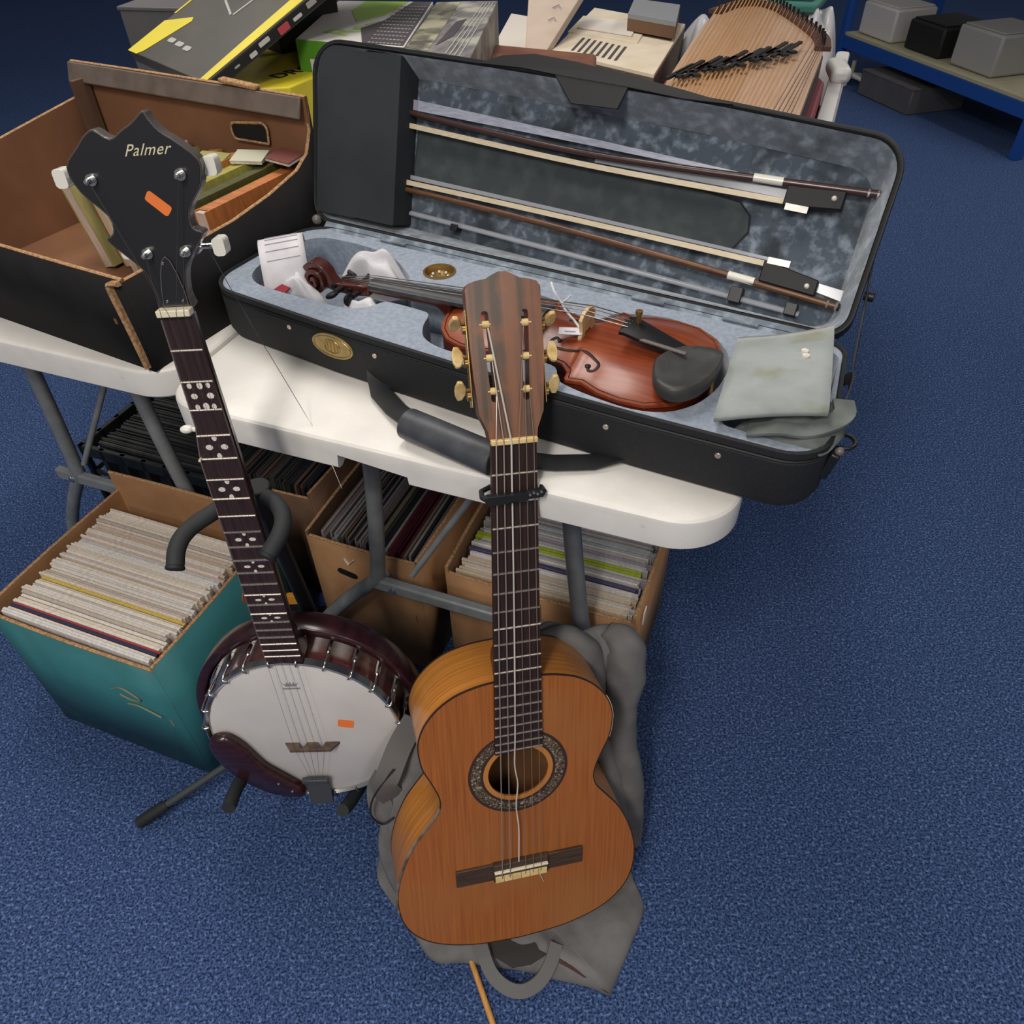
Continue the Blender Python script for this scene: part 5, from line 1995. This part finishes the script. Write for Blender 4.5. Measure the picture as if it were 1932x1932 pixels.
m = MB()
m.loft([[Vector((p.x, p.y, 0.001)) for p in foc]] + [[floorp(p, s) for p in foc] for s in S_], True, True)
m.build('floor_panel', 'bag_cloth', gb, smooth=80)
m = MB()
m.tube(catmull([(0.045, 0.388, 0.030), (0.075, 0.374, 0.024), (0.105, 0.358, 0.014), (0.127, 0.346, 0.007)], 4), 0.0035, 6)
m.build('piping', 'bag_piping', gb, smooth=60)
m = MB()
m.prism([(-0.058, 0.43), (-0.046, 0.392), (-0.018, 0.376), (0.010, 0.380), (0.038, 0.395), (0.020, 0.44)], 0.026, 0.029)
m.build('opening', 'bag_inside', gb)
m = MB()
m.ribbon(catmull([(-0.074, 0.440, 0.044), (-0.066, 0.405, 0.040), (-0.052, 0.372, 0.028), (-0.030, 0.353, 0.020), (-0.004, 0.347, 0.018), (0.022, 0.358, 0.022), (0.040, 0.380, 0.032), (0.050, 0.405, 0.038)], 5), 0.020, 0.004, (0.1, -0.55, 0.8))
m.build('carry_handle', 'bag_strap', gb, smooth=60)

def GW(x, y, z):
    return GM @ Vector((x, y, z))


m = MB()
m.ribbon(catmull([GW(-0.125, -0.455, -0.125), GW(-0.150, -0.490, -0.118), GW(-0.172, -0.530, -0.105), GW(-0.180, -0.560, -0.11), GW(-0.168, -0.600, -0.13)], 6), 0.036, 0.003, (0.25, -0.85, 0.45))
m.build('shoulder_strap', 'bag_strap', gb, smooth=60)
m = MB()
m.ribbon(catmull([GW(-0.176, -0.545, -0.125), GW(-0.190, -0.580, -0.13), GW(-0.186, -0.625, -0.13), GW(-0.165, -0.660, -0.13)], 6), 0.034, 0.003, (0.25, -0.85, 0.45))
m.build('shoulder_strap', 'bag_cloth', gb, smooth=60)
m = MB()
m.tube(catmull([GW(-0.165, -0.52, -0.10), GW(-0.196, -0.57, -0.11), GW(-0.205, -0.61, -0.115), GW(-0.190, -0.640, -0.12), GW(-0.172, -0.632, -0.12)], 5), 0.0016, 6)
m.build('cord', 'black_rubber', gb, smooth=60)

# stick on the carpet
sk_ = thing('wooden_stick', 'thin light wooden stick poking out from under the gig bag', 'stick')
mat('stick_wood', '#cf9a55', 0.5, col2='#bb8442', scale=6, stretch=(60, 3, 3))
m = MB()
m.tube([(-0.092, 0.418, 0.006), (-0.0756, 0.3768, 0.0055), (-0.0487, 0.3085, 0.0052), (0.002, 0.18, 0.005)], 0.0047, 8)
m.build('rod', 'stick_wood', sk_, smooth=60)
m = MB()
m.cyl((0.0015, 0.1812, 0.005), (0.0035, 0.176, 0.005), 0.0049, 8)
m.build('tip', 'brass', sk_)

# ------------------------------------------------------------------ goods further back on the tables
mat('pack_black', '#3a3733', 0.45, col2='#474238', scale=8, detail=3)
mat('pack_yellow', '#dccb33', 0.45, col2='#cfbb2a', scale=6)
mat('pack_yellow_side', '#c9b42c', 0.5)
mat('pack_grey', '#a7a49f', 0.5)
mat('pack_dark', '#1c1b1a', 0.6)
mat('pack_red', '#c04a55', 0.5)
mat('pack_white', '#cfcac6', 0.55)
mat('pack_green', '#4f8a25', 0.5)
mat('pack_lime', '#a3c84c', 0.5)
mat('pack_lime_pale', '#a5bd6e', 0.5)
mat('mesh_print', '#4d464b', 0.5)
mat('pic_print', '#83816a', 0.5, col2='#4b4743', scale=9, stretch=(4, 1, 1), detail=4, col3='#a9a48c', scale3=14, lo3=0.5, hi3=0.62)
mat('pic_print2', '#8c8582', 0.5, col2='#565459', scale=9, stretch=(5, 1, 1), detail=4, col3='#a7a79b', scale3=12, lo3=0.5, hi3=0.62)
mat('brown_leather', '#7a4f3c', 0.55, col2='#6a4030', scale=20)
mat('paper_cream', '#ddd0ba', 0.8, col2='#d2c3ab', scale=12)
mat('paper_white', '#dbd3c9', 0.8)
mat('card_pink', '#c5b3a4', 0.8, col2='#b9a797', scale=12)
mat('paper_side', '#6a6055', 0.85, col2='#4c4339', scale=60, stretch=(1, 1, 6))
mat('grey_box', '#84868a', 0.6)
mat('red_case', '#8e2f37', 0.6)
mat('zither_wood', '#c6a68d', 0.4, col2='#b8967b', scale=5, stretch=(40, 1.5, 2), coat=0.2)
mat('zither_edge', '#4f2f24', 0.5)
mat('zither_string', '#d9a768', 0.35, 0.3)
mat('tub_white', '#cfccca', 0.45)
mat('bag_film', '#c7c5c7', 0.35, col2='#b2b1b5', scale=9, detail=4)
mat('teal_cloth', '#3a7065', 0.8)
mat('rack_blue', '#1f4f9e', 0.4)
mat('rack_board', '#b0aa8e', 0.7)

# black and yellow pack, tilted on whatever it lies on
near_l, near_r = Vector((-0.567, 0.713, 0.975)), Vector((-0.272, 0.562, 0.975))
ax = (near_r - near_l).normalized()
fwd = Vector((0, 0, 1)).cross(ax).normalized()
tl = radians(23)
ay = (fwd * cos(tl) + Vector((0, 0, 1)) * sin(tl)).normalized()
az = ax.cross(ay)
PW, PL, PH = (near_r - near_l).length, 0.56, 0.023
PM = TM @ Matrix(((ax.x, ay.x, az.x, near_l.x), (ax.y, ay.y, az.y, near_l.y), (ax.z, ay.z, az.z, near_l.z), (0, 0, 0, 1)))
yb_ = thing('toy_pack', 'flat black pack with yellow stripes behind the black box', 'box', PM)
m = MB()
m.box((PW / 2, PL / 2, -PH / 2), (PW, PL, PH))
bod = m.build('carton', 'pack_black', yb_, bevel=0.002)


def patch(par, name, mname, pts, z=0.0004, fn=None):
    m = MB()
    m.prism(ccw(pts), 0, 0.0006, fn=fn or (lambda x, y, zz: (x, y, z + zz)))
    return m.build(name, mname, par, smooth=0)


patch(yb_, 'yellow_corner', 'pack_yellow', [(0.0, 0.0), (0.040, 0.0), (0.052, 0.012), (0.088, 0.115), (0.078, 0.125), (0.0, 0.095)])
patch(yb_, 'yellow_stripe', 'pack_yellow', [(PW - 0.022, 0.0), (PW - 0.001, 0.0), (PW - 0.001, PL), (PW - 0.050, PL), (PW - 0.030, 0.12)])
patch(yb_, 'yellow_line', 'pack_yellow', [(0.0, 0.12), (0.006, 0.12), (0.006, PL), (0.0, PL)])
for k, (x0, x1, y0, y1) in enumerate(((0.085, 0.112, 0.052, 0.064), (0.122, 0.150, 0.050, 0.062), (0.160, 0.186, 0.047, 0.059))):
    patch(yb_, 'pale_print', 'pack_grey', rrect(x0, y0, x1, y1, 0.005, 3))
patch(yb_, 'pale_print', 'pack_grey', [(0.185, 0.16), (0.190, 0.157), (0.215, 0.40), (0.210, 0.40)])
patch(yb_, 'pale_print', 'pack_grey', [(0.150, 0.20), (0.158, 0.197), (0.172, 0.30), (0.164, 0.30)])
patch(yb_, 'pale_print', 'pack_grey', [(0.110, 0.19), (0.112, 0.184), (0.180, 0.155), (0.180, 0.160)])
side = lambda x, y, zz: (PW + 0.0004 + zz, x, -y)
patch(yb_, 'side_print', 'pack_dark', [(0, 0.004), (PL, 0.004), (PL, PH - 0.003), (0, PH - 0.003)], fn=side)
for x0, x1, y0, y1, mm in ((0.095, 0.115, 0.030, 0.055, 'pack_white'), (0.120, 0.150, 0.014, 0.040, 'pack_white'), (0.060, 0.075, 0.030, 0.042, 'pack_grey'), (0.165, 0.195, 0.018, 0.060, 'pack_red'), (0.200, 0.225, 0.030, 0.050, 'pack_white'), (0.235, 0.262, 0.012, 0.044, 'pack_grey'), (0.275, 0.33, 0.02, 0.06, 'pack_red')):
    patch(yb_, 'side_picture', mm, rrect(x0, 0.002 + y0 * 0.29, x0 + (x1 - x0) * 0.8, 0.002 + y1 * 0.29, 0.002, 3), fn=lambda x, y, zz: (PW + 0.0009 + zz, x, -y))
sup = [near_l + ax * x + fwd * (y * cos(tl)) for x, y in ((0.02, 0.28), (0.130, 0.28), (0.130, 0.44), (0.02, 0.44))]
sc_ = thing('support_carton', 'dark carton propping up the black and yellow pack', 'box', TM)
m = MB()
m.prism(ccw([(p.x, p.y) for p in sup]), 0.805, 0.975 + 0.28 * sin(tl) - 0.0275)
m.build('carton', 'pack_dark', sc_, bevel=0.003)
m = MB()
m.prism(ccw([(p.x, p.y) for p in sup]), TABLE_Z, 0.805)
m.build('tray', 'cardboard_dark', sc_)
# plain yellow pack below it
q = [(-0.290, 0.634), (-0.187, 0.680), (-0.177, 0.777), (-0.361, 0.991), (-0.494, 0.843)]
y2 = thing('yellow_pack', 'bright yellow carton beside the green and white carton', 'box', TM)
m = MB()
m.prism(ccw(q), 0.80, 0.946)
m.build('carton', 'pack_yellow', y2, bevel=0.003)
m = MB()
m.prism(ccw([(-0.293, 0.629), (-0.185, 0.676), (-0.187, 0.681), (-0.291, 0.635)]), 0.805, 0.932)
m.build('gap_shade', 'pack_dark', y2)  # dark sheet standing in for the shade of the gap below the carton top
text_mesh('lettering', 'DRO', 0.046, 'pack_dark', y2, Matrix.Translation((-0.238, 0.722, 0.9463)) @ Matrix.Rotation(radians(72), 4, 'Z'), ext=0.0003, bold=0.0008)
pst = thing('goods_tray', 'plain brown tray under the yellow carton on the left table', 'tray', TM)
m = MB()
m.prism(ccw([(-0.56, 0.68), (-0.24, 0.72), (-0.24, 1.10), (-0.56, 1.12)]), TABLE_Z, 0.79)
m.build('body', 'cardboard_dark', pst, bevel=0.003)
m = MB()
m.prism(ccw([(-0.565, 0.675), (-0.235, 0.715), (-0.235, 1.105), (-0.565, 1.125)]), 0.79, 0.80, [ccw([(-0.55, 0.69), (-0.25, 0.73), (-0.25, 1.09), (-0.55, 1.11)])])
m.build('rim', 'cardboard', pst)

# green and white carton
gq = [(-0.224, 0.782), (0.002, 0.782), (-0.118, 1.160), (-0.330, 1.120)]
gw = thing('speaker_carton', 'green and white printed carton behind the violin case lid', 'box', TM)
m = MB()
m.prism(ccw(gq), TABLE_Z, 1.0)
m.build('carton', 'pack_white', gw, bevel=0.002)


def bil(q, a, b):
    p0 = Vector(q[0]).lerp(Vector(q[1]), a)
    p1 = Vector(q[3]).lerp(Vector(q[2]), a)
    return p0.lerp(p1, b)


patch(gw, 'green_panel', 'pack_lime', [bil(gq, 0.25, 0.72), bil(gq, 0.40, 0.45), bil(gq, 0.62, 0.62), bil(gq, 0.75, 0.98), bil(gq, 0.30, 0.98)], z=1.0002)
patch(gw, 'dark_print', 'mesh_print', [bil(gq, 0.62, 0.01), bil(gq, 0.99, 0.01), bil(gq, 0.99, 0.98), bil(gq, 0.80, 0.98), bil(gq, 0.66, 0.5), bil(gq, 0.50, 0.3)], z=1.0004)
for i in range(9):
    for j in range(12):
        a = 0.68 + i * 0.034
        b = 0.03 + j * 0.075
        p = bil(gq, a, b)
        m = MB()
        m.prism(circle(p.x, p.y, 0.0030, 6), 1.0010, 1.0013)
        m.build('mesh_dot', 'pack_grey', gw, smooth=0)
text_mesh('lettering', 'Ren', 0.085, 'pack_lime_pale', gw, Matrix.Translation((-0.195, 0.835, 1.0004)) @ Matrix.Rotation(radians(72), 4, 'Z') @ Matrix.Translation((0, -0.05, 0)), ext=0.0002, bold=0.001)
patch(gw, 'green_band', 'pack_green', [(-0.224, 0.0), (0.002, 0.0), (0.002, 0.03), (-0.224, 0.03)], fn=lambda x, y, zz: (x, 0.7815 - zz, 0.999 - y))
patch(gw, 'green_edge', 'pack_green', [(-0.224, 0.03), (-0.200, 0.03), (-0.195, 0.24), (-0.224, 0.24)], fn=lambda x, y, zz: (x, 0.7815 - zz, 0.999 - y))
# picture carton
pq = [(0.006, 0.776), (0.150, 0.733), (0.012, 1.212), (-0.112, 1.165)]
pc = thing('picture_carton', 'grey-green carton with printed pictures behind the case lid', 'box', TM)
m = MB()
m.prism(ccw(pq), TABLE_Z, 0.999)
m.build('carton', 'pic_print2', pc, bevel=0.002)
patch(pc, 'picture', 'pic_print', [bil(pq, 0.02, 0.02), bil(pq, 0.36, 0.02), bil(pq, 0.40, 0.98), bil(pq, 0.02, 0.98)], z=0.9992)
patch(pc, 'dark_shape', 'mesh_print', [bil(pq, 0.42, 0.12), bil(pq, 0.60, 0.30), bil(pq, 0.66, 0.62), bil(pq, 0.52, 0.55)], z=0.9994)
for k in range(4):
    patch(pc, 'pale_line', 'pack_grey', [bil(pq, 0.62 + 0.07 * k, 0.02), bil(pq, 0.64 + 0.07 * k, 0.02), bil(pq, 0.80 + 0.05 * k, 0.95), bil(pq, 0.785 + 0.05 * k, 0.95)], z=0.9995)
# grey crate at the far left
gl = thing('grey_carton', 'dark grey carton at the far left behind the black and yellow pack', 'box', TM @ Matrix.Translation((-0.80, 0.98, TABLE_Z)) @ Matrix.Rotation(0.15, 4, 'Z'))
mat('dull_grey', '#5d5a5c', 0.6, col2='#545154', scale=6)
m = MB()
m.box((0.15, 0.15, 0.115), (0.34, 0.30, 0.23))
m.build('carton', 'dull_grey', gl, bevel=0.004)
m = MB()
m.box((0.15, 0.15, 0.233), (0.345, 0.305, 0.008))
m.build('lid', 'dull_grey', gl, bevel=0.002)

# brown case just behind the lid
bc = thing('brown_case', 'flat brown case behind the violin case lid', 'case', TM)
m = MB()
m.prism(ccw([(0.020, 0.98), (0.300, 0.985), (0.262, 1.130), (0.026, 1.150)]), TABLE_Z, 0.930)
m.build('body', 'brown_leather', bc, bevel=0.006)
m = MB()
m.prism(ccw([(0.018, 0.978), (0.302, 0.983), (0.264, 1.132), (0.024, 1.152)]), 0.898, 0.902)
m.build('lid_seam', 'pack_dark', bc)
# white sheet, standing card box, paper box
ws_ = thing('white_sheet', 'white paper sheet lying between the cartons', 'paper', TM)
m = MB()
m.quadbox([(-0.060, 1.30, 0.86), (0.040, 1.30, 0.86), (-0.060, 1.75, 0.862), (-0.185, 1.80, 0.862)], 0.006)
m.build('sheet', 'paper_white', ws_)
m = MB()
m.prism(ccw([(-0.055, 1.31), (0.030, 1.31), (-0.066, 1.74), (-0.18, 1.78)]), TABLE_Z, 0.853)
m.build('stack', 'paper_side', ws_)
cb_ = thing('card_folder', 'pinkish card folder leaning upright beside the paper box', 'folder', TM)
A0, A1, A2, A3 = Vector((0.030, 1.33, 0.885)), Vector((0.085, 1.33, 0.885)), Vector((0.115, 1.62, 1.00)), Vector((-0.040, 1.56, 1.00))
m = MB()
m.quadbox([A0, A1, A2, A3], 0.02)
m.build('card', 'card_pink', cb_, bevel=0.002)
for k in range(3):
    a = A0.lerp(A3, 0.35 + 0.16 * k).lerp(A1.lerp(A2, 0.35 + 0.16 * k), 0.55)
    m = MB()
    m.tube([a + Vector((0, 0, 0.001)), a + Vector((0.012, 0.012, 0.0055)), a + Vector((0.018, 0.002, 0.002))], 0.0012, 5)
    m.build('scribble', 'ink', cb_)
pqd = [(0.090, 1.350), (0.368, 1.213), (0.334, 1.703), (0.050, 1.840)]
pb = thing('paper_box', 'cream flat box strewn with papers beside the zither', 'box', TM)
m = MB()
m.prism(ccw(pqd), TABLE_Z, 0.872)
m.build('body', 'paper_side', pb)
m = MB()
m.prism(ccw(pqd), 0.872, 0.880)
m.build('lid', 'paper_cream', pb, bevel=0.001)
for i in range(8):
    p0, p1 = bil(pqd, 0.18 + 0.062 * i, 0.07), bil(pqd, 0.18 + 0.062 * i, 0.33)
    w_ = Vector((0.0035, 0.0, 0)).to_2d()
    patch(pb, 'printed_bar', 'mesh_print', [p0 - w_, p0 + w_, p1 + w_, p1 - w_], z=0.8802)
en = thing('envelope', 'cream envelope on top of the paper box', 'envelope', TM)
m = MB()
m.quadbox([(0.070, 1.535, 0.8815), (0.268, 1.462, 0.8815), (0.250, 1.655, 0.886), (0.060, 1.70, 0.886)], 0.003)
m.build('paper', 'paper_cream', en)
m = MB()
m.quadbox([(0.085, 1.57, 0.8855), (0.240, 1.515, 0.8855), (0.225, 1.64, 0.8885), (0.075, 1.68, 0.8885)], 0.002)
m.build('slip', 'paper_white', en)
gx = thing('small_box', 'small grey box with a brown side at the back of the paper box', 'box', TM)
gq2 = [(0.216, 1.560), (0.349, 1.500), (0.318, 1.690), (0.186, 1.740)]
m = MB()
m.prism(ccw(gq2), 0.887, 0.912)
m.build('body', 'cardboard_dark', gx)
m = MB()
m.prism(ccw(gq2), 0.912, 0.924)
m.build('lid', 'grey_box', gx, bevel=0.001)

# red case with the zither on it
rc = thing('red_case', 'dark red case under the zither', 'case', TM)
m = MB()
m.prism(ccw([(0.420, 0.80), (0.716, 0.70), (0.716, 1.20), (0.60, 1.52), (0.400, 1.50)]), TABLE_Z, 0.894)
m.build('body', 'red_case', rc, bevel=0.006)
m = MB()
m.prism(ccw([(0.418, 0.798), (0.718, 0.697), (0.718, 1.202), (0.601, 1.523), (0.398, 1.503)]), 0.845, 0.849)
m.build('lid_seam', 'pack_dark', rc)
zi = thing('zither', 'pale wooden zither with rows of strings and black marks', 'zither', TM)
zo = [(0.470, 0.760), (0.700, 0.690), (0.701, 0.941), (0.703, 1.169), (0.690, 1.275), (0.650, 1.387), (0.604, 1.490), (0.570, 1.552), (0.532, 1.588), (0.500, 1.588), (0.474, 1.565), (0.437, 1.467), (0.442, 1.183), (0.456, 0.904)]
ZZ = 0.950
m = MB()
m.prism(ccw(zo), ZZ - 0.055, ZZ - 0.006)
m.build('body', 'zither_edge', zi, bevel=0.002)
m = MB()
m.prism(inset(ccw(zo), 0.002), ZZ - 0.006, ZZ)
m.build('soundboard', 'zither_wood', zi)
arc = catmull([Vector((x, y, 0)) for x, y in ((0.440, 1.462), (0.474, 1.556), (0.503, 1.578), (0.532, 1.578), (0.570, 1.543), (0.604, 1.480), (0.648, 1.380), (0.688, 1.270), (0.699, 1.180))], 6)
m = MB()
m.ribbon([Vector((p.x, p.y, ZZ + 0.004)) for p in arc], 0.030, 0.008)
m.build('pin_block', 'zither_edge', zi)
npin = 30


def arcat(f):
    k = f * (len(arc) - 1)
    i = min(int(k), len(arc) - 2)
    return arc[i].lerp(arc[i + 1], k - i)


for k in range(npin):
    p = arcat(0.02 + 0.96 * k / (npin - 1))
    m = MB()
    m.cyl((p.x, p.y, ZZ + 0.004), (p.x, p.y, ZZ + 0.022), 0.0032, 6)
    m.build('tuning_pin', 'black_plastic', zi)
    if k % 1 == 0:
        x0 = 0.476 + (0.690 - 0.476) * (0.02 + 0.96 * k / (npin - 1)) ** 1.0
        m = MB()
        m.tube([(x0, 0.765 - 0.07 * k / npin, ZZ + 0.008), (p.x, p.y - 0.004, ZZ + 0.012)], 0.0015 if k < 16 else 0.0006, 4)
        m.build('string', 'zither_string' if k < 16 else 'zither_edge' if k > 24 else 'zither_string', zi)
for k in range(14):
    f = k / 13
    x, y = 0.478 + 0.165 * f, 0.905 + 0.225 * f + 0.02 * sin(2.4 * k)
    m = MB()
    m.box((x, y, ZZ + 0.014), (0.0080, 0.105, 0.004), Matrix.Rotation(radians(-14), 3, 'Z'))
    m.build('black_mark', 'black_plastic', zi)
    m = MB()
    m.box((x + 0.006, y - 0.030, ZZ + 0.014), (0.013, 0.013, 0.004), Matrix.Rotation(radians(38), 3, 'Z'))
    m.build('black_mark', 'black_plastic', zi)

# white plastic tub at the table edge
tub = thing('plastic_tub', 'white plastic tub at the right edge of the table beside the zither', 'tub', TM)
m = MB()
to_ = roundpoly([(0.722, 0.98, 0.012), (0.748, 0.98, 0.012), (0.748, 1.56, 0.012), (0.722, 1.56, 0.012)], 3)
rings = [[Vector((p.x, p.y, z)) for p in inset(ccw(to_), i)] for i, z in ((0.004, TABLE_Z), (0.002, 0.84), (0.0, 0.865), (-0.002, 0.868), (0.0, 0.872))]
m.loft(rings)
m.build('body', 'tub_white', tub, smooth=50)
m = MB()
m.box((0.735, 1.33, 0.885), (0.040, 0.10, 0.03), Matrix.Rotation(0.2, 3, 'Z'))
m.build('lid_corner', 'tub_white', tub, bevel=0.01)
# film bags and bits behind
for lb, args in (('crumpled clear plastic bag between the paper box and the zither', (0.375, 1.77, 0.085, 0.17, 0.775, 0.10, 31)), ('white plastic bag behind the zither at the table edge', (0.660, 1.66, 0.075, 0.16, 0.775, 0.16, 37)), ('pale plastic bag at the far end of the table', (0.50, 1.74, 0.12, 0.075, 0.775, 0.15, 41))):
    t_ = thing('plastic_bag', lb, 'plastic bag', TM, 'plastic bags behind the zither')
    m = MB()
    m.grid(clothf(*args), 24, 24)
    m.build('film', 'bag_film', t_, smooth=80)
tcl = thing('teal_cloth', 'folded teal cloth behind the zither', 'cloth', TM)
m = MB()
m.quadbox([(0.560, 1.60, 0.953), (0.655, 1.60, 0.953), (0.668, 1.74, 0.956), (0.525, 1.72, 0.956)], 0.02)
m.build('fold', 'teal_cloth', tcl, bevel=0.006)
m = MB()
m.quadbox([(0.565, 1.63, 0.962), (0.640, 1.63, 0.962), (0.650, 1.73, 0.964), (0.540, 1.71, 0.964)], 0.008)
m.build('upper_fold', 'teal_cloth', tcl, bevel=0.003)

# ------------------------------------------------------------------ blue rack at the far right
rk = thing('metal_rack', 'blue metal rack with a board shelf across the room', 'rack', Matrix.Translation((2.05, 5.22, 0)) @ Matrix.Rotation(radians(-75), 4, 'Z'))
RL, RD = 1.5, 0.6
for x in (0, RL):
    for y in (0, RD):
        m = MB()
        m.box((x, y, 0.75), (0.04, 0.05, 1.5))
        m.build('post', 'rack_blue', rk, bevel=0.003)
for z in (0.20, 0.95):
    for y in (0, RD):
        m = MB()
        m.box((RL / 2, y, z), (RL - 0.04, 0.03, 0.065))
        m.build('beam', 'rack_blue', rk, bevel=0.003)
    for k in range(5):
        m = MB()
        m.box((0.02 + (RL - 0.04) * (k + 0.5) / 5, RD / 2, z + 0.042), ((RL - 0.05) / 5, RD + 0.03, 0.018))
        m.build('shelf_board', 'rack_board', rk, bevel=0.002)
for i, (x, y, w_, d_, h_, mm, lb) in enumerate(((0.22, 0.16, 0.30, 0.26, 0.16, 'pack_white', 'white appliance box on the lower shelf of the blue rack'), (0.60, 0.20, 0.28, 0.30, 0.14, 'pack_dark', 'dark box beside the white box on the blue rack'), (0.98, 0.20, 0.30, 0.30, 0.18, 'pack_grey', 'grey box on the right of the blue rack shelf'))):
    b_ = thing('rack_carton', lb, 'box', Matrix.Translation((2.05, 5.22, 0)) @ Matrix.Rotation(radians(-75), 4, 'Z') @ Matrix.Translation((x, y, 0.2525)))
    m = MB()
    m.box((0, 0, h_ / 2), (w_, d_, h_))
    m.build('body', mm, b_, bevel=0.012)
    m = MB()
    m.box((0, 0, h_ + 0.004), (w_ * 0.9, d_ * 0.9, 0.008))
    m.build('lid', mm, b_, bevel=0.003)
fb = thing('floor_carton', 'dark grey box on the carpet below the blue rack', 'box', Matrix.Translation((2.30, 4.72, 0)) @ Matrix.Rotation(radians(-75), 4, 'Z'))
m = MB()
m.box((0, 0, 0.06), (0.45, 0.35, 0.12))
m.build('body', 'dull_grey', fb, bevel=0.006)
m = MB()
m.box((0, 0, 0.123), (0.455, 0.355, 0.006))
m.build('lid', 'dull_grey', fb)
sf = thing('castor_base', 'white star-shaped castor base on the carpet by the rack', 'castor base', Matrix.Translation((2.10, 5.10, 0)))
for k in range(5):
    a = 2 * pi * k / 5 + 0.3
    m = MB()
    m.tube([(0, 0, 0.045), (0.06 * cos(a), 0.06 * sin(a), 0.036), (0.10 * cos(a), 0.10 * sin(a), 0.020)], [0.016, 0.013, 0.010], 8)
    arm_ = m.build('arm', 'tub_white', sf, smooth=60)
    m = MB()
    m.ball((0.10 * cos(a), 0.10 * sin(a), 0.014), 0.014, n=10)
    m.build('castor', 'pack_grey', arm_)
m = MB()
m.cyl((0, 0, 0.04), (0, 0, 0.12), 0.012, 10)
m.build('stem', 'rack_board', sf)
